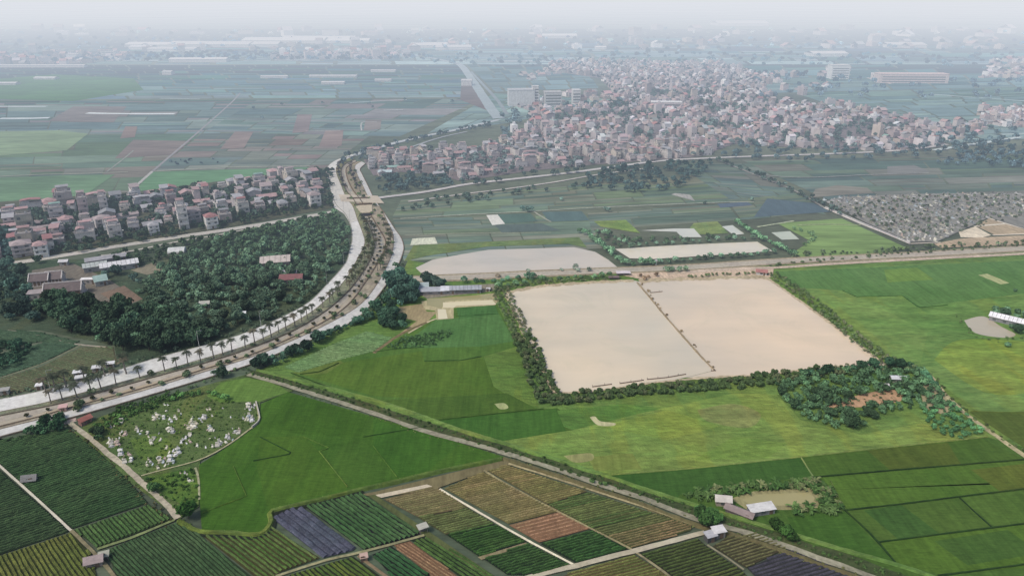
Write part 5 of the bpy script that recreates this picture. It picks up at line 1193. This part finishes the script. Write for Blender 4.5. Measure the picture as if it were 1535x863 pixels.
shed('arched_shed', 266, 380, 9, 7, 1.5, RA - .3, (.62, .64, .62), 'white arched greenhouse roof below the village road', 'greenhouse', kind='arch', rh=2.2)
shed('white_roof_farm', 1514, 485, 16, 5.5, 2.6, -.72, (.80, .80, .82), 'long bright white roofed farm building at the right edge', 'barn', (.3, .3, .32), rh=1.0, ribs=10)
shed('red_roof_hut', 1141, 412, 5.2, 3.4, 2.3, -.3, (.46, .22, .2), 'red roofed hut on the pale bank above the right basin', 'hut', (.6, .58, .56), rh=.8)
shed('tarp_shelter', 934, 413, 7, 2.4, 1.8, .05, (.66, .60, .62), 'white tarpaulin shelter by the highway above the left basin', 'shelter', kind='slope', rh=.3, open_=True)
shed('tarp_shelter', 920, 419, 5, 1.6, 1.4, .05, (.22, .16, .16), 'long dark roofed shelter on the far bank of the left basin', 'shelter', kind='slope', rh=.3, open_=True)
shed('sluice_house', 982, 397, 1.4, 1.4, 2.6, 0, (.66, .64, .62), 'small white sluice house beside the highway between the upper ponds', 'hut', (.72, .7, .68), kind='slope', rh=.1)
shed('orchard_shed', 1345, 572, 5, 2.4, 2.0, -.1, (.66, .68, .70), 'white roofed shed in the plantation below the big pond', 'shed', rh=.5)
shed('orchard_hut', 1326, 583, 1.6, 1.5, 1.8, 0, (.68, .66, .64), 'tiny pale hut behind the red clearing in the plantation', 'hut', (.6, .58, .56), rh=.5)
shed('roadside_stall', 96, 616, 2.4, 2.0, 2.0, .3, (.60, .40, .38), 'pink roofed stall by the cemetery road entrance', 'stall', (.5, .36, .33), kind='slope', rh=.2)
shed('red_mound_hut', 128, 634, 3.6, 2.4, 2.0, 1.0, (.40, .16, .13), 'red roofed hut left of the cemetery next to the lone tree', 'hut', (.34, .2, .17), rh=.7)
for i, (x, y, w_, d_, c_) in enumerate([(118, 563, 3, 2, WT), (146, 556, 3, 2, WT), (122, 571, 3.4, 1.8, WT), (166, 550, 3, 1.6, WT), (60, 583, 2, 1.6, WT), (8, 590, 3, 2, (.4, .4, .38))]):
    shed('roadside_stall', x, y, w_, d_, 1.8, .3, c_, ['white roofed stall between palms, second from the left of the stall group', 'white roofed stall between palms, second from the right', 'white roofed stall nearest the road kerb', 'white roofed stall at the right end of the stall group',
          'small white stall behind the first big palm', 'grey roofed stall at the left edge above the road'][i], 'stall', (.4, .38, .36), kind='slope', rh=.3)
for i, (x, y) in enumerate([(97, 397), (180, 352), (362, 476), (308, 460), (560, 262), (803, 253), (1240, 226), (1350, 236)][:4]):
    shed('garden_shed', x, y, 4, 3, 2.4, .2, [(.7, .7, .72), (.66, .7, .7), (.7, .72, .72), (.5, .5, .45)][i], ['small white shed between the temple and the village road', 'small white shed in the village front gardens', 'small white roofed shed in the wood near the left road', 'small pale shed in the middle of the wood'][i], 'shed', rh=.7)
shed('green_roof_hall', 578, 262, 10, 6, 3, .1, (.55, .68, .70), 'pale turquoise roofed hall at the edge of the village beyond the bridge', 'hall', rh=1.0)
# temple halls with curved looking dark tiled roofs and pale ridges
def temple(px, py, L, D, rz, label):
    o = empty('temple_hall', g(px, py), rz, label, 'temple hall'); h = 3.2; rh = D * .42
    mb = MB(); mb.box(0, 0, 0, L, D, h, col=(.5, .46, .45)); part('wall', mb, M_WALL, o)
    for s in (-1, 1):
        mb = MB(); mb.face([(s * L / 2, -D / 2, h), (s * L / 2, D / 2, h), (s * L / 2, 0, h + rh)], (.55, .52, .5)); part('gable_wall', mb, M_WALL, o)
        mb = MB()
        for t in (-1, 1):
            q = [(s * L / 2 - .2, t * (D / 2 + .5), h - .3), (s * L / 2 + .25, t * (D / 2 + .5), h - .3), (s * L / 2 + .25, 0, h + rh + .1), (s * L / 2 - .2, 0, h + rh + .1)]
            if t > 0: q = q[::-1]
            mb.hexa(q, [(a, b, c + .5) for a, b, c in q], (.62, .59, .57))
        part('gable_trim', mb, M_WALL, o)
    mb = MB(); mb.gable(0, 0, h + .03, L - .6, D, rh, col=(.17, .14, .14), over=.5); part('roof', mb, M_ROOF, o)
    mb = MB(); mb.box(0, 0, h + rh + .15, L + .2, .45, .5, col=(.62, .58, .56)); part('ridge', mb, M_WALL, o)
    for i in range(5):
        mb = MB(); mb.box(-L / 2 + (i + .5) * L / 5, -D / 2 - .05, 0.2, L / 8, .12, 2.3); part('door', mb, M_DOOR, o)
    mb = MB(); mb.box(0, 0, 0, L + 1.5, D + 1.5, .3, col=(.4, .38, .36)); part('plinth', mb, M_STONE, o)
    return o
temple(62, 426, 9, 6, .25, 'dark roofed temple hall with pale gable edges, left end of the rear pair')
temple(84, 423, 8, 6, .25, 'smaller dark roofed temple hall joined to the right of the rear hall')
temple(98, 441, 17, 7, .25, 'large dark roofed temple hall nearest the wood with long pale ridge')
shed('temple_gate', 122, 437, 3.4, 3.4, 4, .2, (.5, .46, .46), 'square pale tower at the right end of the large temple hall', 'tower', (.52, .5, .5), rh=.6)
shed('temple_pavilion', 152, 426, 5.5, 5.5, 3, .6, (.38, .52, .48), 'pale green roofed pavilion right of the temple', 'pavilion', (.4, .4, .38), rh=2)
shed('temple_annex', 56, 446, 7, 5, 3, .3, (.36, .32, .32), 'grey annex with flat roof left of the large temple hall', 'annex', (.5, .47, .45), kind='slope', rh=.3)
shed('temple_annex', 134, 425, 7, 2, 2.6, .1, (.74, .73, .72), 'narrow white roofed annex behind the temple tower', 'annex', kind='slope', rh=.3)
def wallrun(pts, h, th, rgb, label, name='boundary_wall', cat='wall'):
    w = dens(wl(pts, 4), 1.5); ox, oy = w[0]; o = empty(name, (ox, oy, 0), 0, label, cat); mb = MB(); cp = MB()
    for a, b in zip(w, w[1:]):
        dx, dy = b[0] - a[0], b[1] - a[1]; d = math.hypot(dx, dy) or 1; an = math.atan2(dy, dx)
        mb.box((a[0] + b[0]) / 2 - ox, (a[1] + b[1]) / 2 - oy, 0, d + .02, th, h, an, col=vary(rgb, .12)); cp.box((a[0] + b[0]) / 2 - ox, (a[1] + b[1]) / 2 - oy, h + .002, d + .02, th + .1, .08, an, col=vary(rgb, .08))
    part('masonry', mb, M_STONE, o); part('coping', cp, M_STONE, o); return o
wallrun([(384, 604), (388, 620), (389, 632), (378, 642)], .9, .3, (.5, .48, .42), 'pale curved boundary wall at the right end of the cemetery')
wallrun([(186, 462), (150, 458), (118, 455), (92, 458), (60, 470)], 1.6, .3, (.42, .39, .36), 'low wall in front of the temple yard')
wallrun([(1237, 312), (1290, 335), (1364, 366)], 1.2, .3, (.55, .54, .54), 'long white wall edging the far grave field')
# warehouses and apartment blocks in the haze
def block(name, px, py, W, D, h, rz, wc, rc, label, cat, win=0):
    o = empty(name, g(px, py), rz, label, cat); mb = MB(); mb.box(0, 0, 0, W, D, h, col=wc); part('wall', mb, M_WALL, o)
    mb = MB()
    mb.gable(0, 0, h + .05, W, D, D * .08, col=rc, over=.5) if cat == 'warehouse' else mb.box(0, 0, h + .05, W + .6, D + .6, .8, col=rc)
    part('roof', mb, M_ROOF, o)
    for i in range(win):
        mb = MB(); mb.box(0, -D / 2 - .1, 2 + i * 3.6, W * .9, .3, 1.3); part('window', mb, M_GLASS, o)
WW = (.6, .6, .61)
for i, (x, y, W, h, d) in enumerate([(240, 70, 180, 12, 60), (262, 77, 130, 12, 40), (320, 70, 240, 14, 70), (370, 70, 200, 14, 60), (430, 64, 260, 14, 80), (480, 61, 240, 14, 70), (520, 64, 150, 12, 60), (300, 93, 130, 12, 30), (215, 74, 60, 12, 40), (640, 71, 90, 12, 60), (680, 74, 100, 12, 50), (655, 70, 80, 12, 50), (838, 57, 120, 14, 60), (1108, 38, 240, 16, 120), (1352, 71, 110, 14, 60), (1238, 84, 90, 12, 50), (412, 117, 50, 3, 14), (500, 116, 90, 3, 14), (500, 126, 40, 3, 14), (700, 128, 18, 8, 18), (900, 74, 30, 10, 30), (575, 122, 30, 3, 12), (575, 108, 50, 3, 12), (60, 101, 200, 4, 14), (70, 119, 40, 3, 14), (10, 127, 40, 3, 14), (253, 112, 18, 10, 16)]):
    block('warehouse', x, y, W * .9, d, h * (.55 if h > 9 else 1), random.uniform(-.06, .06), WW, WW if i != 8 else (.6, .62, .66), 'pale roofed warehouse in the hazy distance, %s in the scattered industrial belt' % ordinal(i + 1), 'warehouse')
block('factory', 1364, 124, 110, 22, 14, -.05, (.62, .52, .50), (.6, .46, .44), 'long pink factory block in the distance right of the village', 'factory', 3)
block('factory', 1334, 120, 60, 18, 9, -.4, (.6, .56, .56), (.66, .62, .62), 'low factory wing left of the pink block', 'factory', 2)
block('apartment_block', 781, 158, 34, 18, 20, .1, (.58, .6, .62), (.5, .52, .54), 'grey apartment block at the far road junction', 'apartment block')
block('apartment_block', 802, 158, 8, 10, 24, .1, (.66, .66, .66), (.6, .6, .6), 'slim white tower right of the grey apartment block', 'apartment block', 6)
block('apartment_block', 828, 158, 22, 16, 17, .1, (.6, .61, .62), (.5, .5, .5), 'pale apartment block right of the slim tower', 'apartment block', 4)
block('apartment_block', 863, 156, 10, 12, 18, .1, (.7, .7, .7), (.6, .6, .6), 'narrow white block left of the dense village', 'apartment block', 4)
block('school', 998, 164, 38, 12, 9, -.08, (.6, .56, .58), (.72, .72, .72), 'long white school block in the middle of the far village', 'school', 2)
block('apartment_block', 1255, 118, 30, 20, 22, .0, (.68, .7, .72), (.6, .6, .6), 'tall pale block in the distance left of the factory', 'apartment block', 5)
block('apartment_block', 112, 92, 22, 18, 14, .0, (.62, .64, .68), (.6, .6, .6), 'pale block in the far left town, left of two', 'apartment block', 2)
block('apartment_block', 166, 88, 30, 18, 16, .0, (.66, .68, .7), (.6, .6, .6), 'pale block in the far left town, right of two', 'apartment block', 6)
block('apartment_block', 572, 78, 30, 30, 18, .0, (.6, .62, .66), (.6, .6, .6), 'tall hazy tower block beyond the middle fields', 'apartment block', 8)

# ================================================================== GRAVES
def grave_proto(k):
    b = MB(); s = MB(); hs = MB()
    if k == 0: b.box(0, 0, 0, 1.4, 2.4, .4); s.box(0, 0, .4, .9, 1.8, .3); hs.box(0, 1.05, .4, .8, .2, 1.0)
    elif k == 1: b.box(0, 0, 0, 2.2, 2.2, .35); s.box(0, 0, .35, 1.2, 1.6, .6); hs.box(0, .95, .35, 1.0, .25, 1.5)
    elif k == 2: b.box(0, 0, 0, 1.0, 1.8, .3); s.box(0, 0, .3, .6, 1.3, .35); hs.box(0, .75, .3, .5, .15, .7)
    elif k == 3: b.tube([(0, 0, 0), (0, 0, .35)], [1.3, 1.25], 12); s.tube([(0, 0, .35), (0, 0, .8), (0, 0, 1.0)], [.8, .7, .3], 12); hs.box(0, -.95, .3, .7, .15, .7)
    elif k == 4:
        b.box(0, 0, 0, 2.0, 2.6, .4); s.box(0, 0, .4, 1.2, 1.8, .5); hs.hip(0, .6, 1.9, 1.4, 1.0, .6, over=.25)
        for a in (-.6, .6):
            for c in (.2, 1.0): hs.box(a, c, .4, .15, .15, 1.5)
    parts = [('plinth', meshof(b, M_STONE, 'plinth'), 'w', []), ('tomb_slab', meshof(s, M_STONE, 'tomb_slab'), 's', []), (('canopy' if k == 4 else 'headstone'), meshof(hs, M_STONE, 'headstone'), 'h', [])]
    al = MB()
    for m_ in (b, s, hs):
        for f_ in m_.f: al.face([m_.v[i] for i in f_], (1, 1, 1))
    return ('grave', parts), meshof(al, M_STONE, 'grave')
GP = [grave_proto(k) for k in range(5)]
GCOL = [((.70, .68, .58), 'white'), ((.56, .53, .42), 'cream'), ((.45, .45, .43), 'grey'), ((.52, .42, .36), 'pinkish'), ((.48, .54, .56), 'bluish white'), ((.74, .73, .70), 'bright white')]
GK = ['rectangular grave with headstone', 'square tomb with tall headstone', 'small low grave', 'round mound tomb', 'canopied tomb']
CEM = [(158, 640), (180, 628), (252, 606), (300, 612), (350, 608), (383, 606), (386, 630), (345, 664), (300, 686), (232, 706), (200, 704), (172, 680), (162, 662)]
gp = []
CLUS = [(252, 605, 9, 6), (237, 627, 7, 8), (258, 632, 12, 8), (170, 665, 9, 24), (184, 690, 6, 12), (165, 640, 5, 4), (375, 612, 6, 26), (372, 628, 8, 18), (287, 640, 10, 10), (316, 645, 6, 7), (283, 660, 12, 6), (325, 670, 16, 7), (248, 690, 14, 8), (222, 694, 8, 5), (320, 615, 18, 5), (256, 645, 6, 5), (358, 648, 12, 6), (236, 658, 14, 6), (262, 680, 12, 6), (275, 712, 6, 4), (288, 722, 3, 5), (300, 630, 10, 8), (345, 655, 8, 5), (185, 650, 8, 8), (210, 650, 8, 8)]
rg = random.Random(3)
for (x, y, r, n) in CLUS:
    for i in range(int(n * 1.5)):
        q = (x + rg.gauss(0, r * .55), y + rg.gauss(0, r * .32)); w_ = g(*q)[:2]
        if all(math.dist(w_, o_) > .95 for o_, _ in gp) and (inside(q, CEM) or y > 700): gp.append((w_, 0))
for p in scatter(CEM, 4.4, 60): 
    if rg.random() < .22 and all(math.dist(p, o_) > 1.7 for o_, _ in gp): gp.append((p, 0))
gp = gp[:250]; gp.sort(key=lambda t: proj(*t[0])[0])
for i, (p, _) in enumerate(gp):
    k = rg.choices(range(5), [5, 3, 5, 2, 1.4])[0]; (c, cn) = rg.choices(GCOL, [5, 5, 3, 2, 1, 3])[0]; s = rg.uniform(.45, .85)
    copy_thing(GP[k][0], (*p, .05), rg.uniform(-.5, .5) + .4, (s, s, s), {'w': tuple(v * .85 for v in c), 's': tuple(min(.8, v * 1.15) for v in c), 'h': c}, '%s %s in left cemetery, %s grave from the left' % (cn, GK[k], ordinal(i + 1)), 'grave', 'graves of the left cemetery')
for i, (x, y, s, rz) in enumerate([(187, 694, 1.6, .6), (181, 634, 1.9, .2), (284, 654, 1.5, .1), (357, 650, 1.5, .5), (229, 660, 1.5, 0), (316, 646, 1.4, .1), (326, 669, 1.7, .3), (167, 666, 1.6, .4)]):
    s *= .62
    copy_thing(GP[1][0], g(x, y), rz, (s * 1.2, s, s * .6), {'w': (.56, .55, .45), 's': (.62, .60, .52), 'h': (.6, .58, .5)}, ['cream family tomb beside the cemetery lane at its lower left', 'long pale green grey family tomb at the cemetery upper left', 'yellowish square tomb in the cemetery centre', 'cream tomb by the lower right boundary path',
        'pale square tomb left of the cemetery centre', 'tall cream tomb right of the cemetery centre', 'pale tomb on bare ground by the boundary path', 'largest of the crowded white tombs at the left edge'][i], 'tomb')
field('grave_field', [(1236, 303), (1262, 296), (1400, 291), (1600, 291), (1600, 345), (1540, 345), (1482, 327), (1460, 338), (1405, 363), (1366, 364), (1300, 336)], (134, 136, 138), M_SOIL)
G2P = scatter([(1232, 300), (1262, 296), (1400, 291), (1560, 291), (1560, 326), (1482, 326), (1430, 350), (1405, 362), (1366, 364), (1300, 334)], 3.3, 70, jitter=.2)
G2P = [p for p in G2P if rg.random() < .8]; G2P.sort(key=lambda p: math.hypot(*p)); gi = G2P[:44]; gr = G2P[44:]
gi.sort(key=lambda p: proj(*p)[0])
for i, p in enumerate(gi):
    k = rg.choice([0, 1, 2, 3]); (c, cn) = rg.choices(GCOL, [3, 3, 6, 2, 2, 2])[0]; s = rg.uniform(.8, 1.3)
    o = bpy.data.objects.new('grave', GP[k][1]); COL.objects.link(o); o.location = (*p, .05); o.rotation_euler = (0, 0, rg.uniform(-.6, .6)); o.scale = (s, s, s); o.color = (*c, 1)
    tag(o, '%s %s in far grave field, %s from left' % (cn, GK[k], ordinal(i + 1)), 'grave', 'graves of the far grave field')
mb = MB()
for p in gr:
    c = rg.choices(GCOL, [3, 3, 7, 2, 2, 2])[0][0]; kk = rg.uniform(.35, 1.1); c = tuple(v * kk for v in c); s = rg.uniform(.6, 1.3); a = .2 + rg.uniform(-.12, .12)
    mb.box(p[0], p[1], .05, 1.6 * s, 2.2 * s, .5 * s, a, col=c); mb.box(p[0] - math.sin(a) * .8 * s, p[1] + math.cos(a) * .8 * s, .5 * s, .9 * s, .3, .8 * s, a, col=tuple(v * .9 for v in c))
mb.build('far_graves', M_TOWN, kind='stuff')
# stakes in the pond
for i, (pts, lb) in enumerate([([(888, 581), (917, 577)], 'short net fence in the near left corner of the left basin'), ([(929, 576), (965, 571)], 'net fence in the left basin near the bottom hedge, left of the longer one'), ([(970, 570), (1000, 567), (1028, 562)], 'longer net fence in the water towards the dyke end'), ([(1066, 557), (1073, 557)], 'short net fence closing the dyke end'), ([(975, 440), (993, 438)], 'net fence beside the dyke in the upper right basin')]):
    w = dens(wl(pts, 3, False), .8); ox, oy = w[0]; o = empty('net_fence', (ox, oy, 0), 0, lb, 'net fence', 'net fences in the big pond'); ZW = 1.35
    for j, p in enumerate(w[::5]): 
        mb = MB(); mb.box(p[0] - ox, p[1] - oy, 0, .14, .14, ZW, col=(.2, .16, .13)); part('stake', mb, M_WALL, o)
    mb = MB()
    for a, b in zip(w, w[1:]): mb.box((a[0] + b[0]) / 2 - ox, (a[1] + b[1]) / 2 - oy, .3, math.dist(a, b) + .01, .25, .35, math.atan2(b[1] - a[1], b[0] - a[0]), col=(.22, .17, .14))
    part('net', mb, M_WALL, o)
# street lamps on the left road
for i, p in enumerate(rowpts(LW[0], LW[1], .06, 26, .08, .8, 5)):
    o = empty('street_lamp', (p[0], p[1], ZR), 2.0 + i * .0, 'slim grey street lamp on outer kerb of left road, %s from near end' % ordinal(i + 1), 'street lamp', 'street lamps of the left road')
    mb = MB(); mb.tube([(0, 0, 0), (0, 0, 8)], [.09, .06], 6, (.45, .45, .46)); part('pole', mb, M_STEEL, o)
    mb = MB(); mb.box(0, -.8, 7.9, .08, 1.7, .08, col=(.45, .45, .46)); part('arm', mb, M_STEEL, o)
    mb = MB(); mb.box(0, -1.7, 7.85, .25, .6, .1, col=(.6, .6, .6)); part('lamp_head', mb, M_STEEL, o)

# ================================================================== HAZE, LIGHT, CAMERA
for i, (y0, y1, s) in enumerate(SLABS):
    m = bpy.data.materials.new('haze'); m.use_nodes = True; nt = m.node_tree; nt.nodes.clear()
    out = nt.nodes.new('ShaderNodeOutputMaterial'); ab = nt.nodes.new('ShaderNodeVolumeAbsorption'); em = nt.nodes.new('ShaderNodeEmission'); ad = nt.nodes.new('ShaderNodeAddShader')
    D_ = .0012                                  # absorption coefficient = (1 - colour) * density
    ab.inputs['Density'].default_value = D_; ab.inputs['Color'].default_value = (*[1 - v / D_ for v in s], 1)
    e = [LINF[k] * s[k] for k in range(3)]; em.inputs['Color'].default_value = (*[v / max(e) for v in e], 1); em.inputs['Strength'].default_value = max(e)  # volume glows by emission in place of scattered daylight
    nt.links.new(ab.outputs[0], ad.inputs[0]); nt.links.new(em.outputs[0], ad.inputs[1]); nt.links.new(ad.outputs[0], out.inputs['Volume'])
    mb = MB(); mb.box(0, (y0 + y1) / 2, -30, 90000, y1 - y0 - .2, 230, under=True); o = mb.build('haze', m, kind='structure')
w = bpy.data.worlds.new('World'); sc.world = w; w.use_nodes = True; nt = w.node_tree
bg = nt.nodes['Background']; sky = nt.nodes.new('ShaderNodeTexSky'); sky.sky_type = 'NISHITA'; sky.sun_disc = False
EL, AZ = R(52), R(-125)      # sun high, behind and to the left of the camera
sky.sun_elevation = EL; sky.sun_rotation = AZ; sky.air_density = 1.0; sky.dust_density = 4.0; sky.altitude = 0
nt.links.new(sky.outputs[0], bg.inputs[0]); bg.inputs['Strength'].default_value = .12
sd = bpy.data.lights.new('sun', 'SUN'); sd.energy = 1.5; sd.angle = R(10); sd.color = (1, .95, .88)
so = bpy.data.objects.new('sun', sd); COL.objects.link(so); so.location = (0, 0, 500)
dv = Vector((math.sin(AZ) * math.cos(EL), math.cos(AZ) * math.cos(EL), math.sin(EL)))
so.rotation_euler = dv.to_track_quat('Z', 'Y').to_euler()
cd = bpy.data.cameras.new('camera'); co = bpy.data.objects.new('camera', cd); COL.objects.link(co)
co.location = (0, 0, H); co.rotation_euler = (math.pi / 2 - PITCH, 0, 0)
cd.sensor_fit = 'HORIZONTAL'; cd.sensor_width = 36; cd.lens = 36 * F / 1535; cd.clip_start = 1; cd.clip_end = 100000
sc.camera = co
sc.view_settings.view_transform = 'Standard'; sc.view_settings.look = 'None'; sc.view_settings.exposure = 0
sc.cycles.use_denoising = True; sc.cycles.max_bounces = 5; sc.cycles.diffuse_bounces = 2; sc.cycles.volume_bounces = 0
sc.render.film_transparent = False
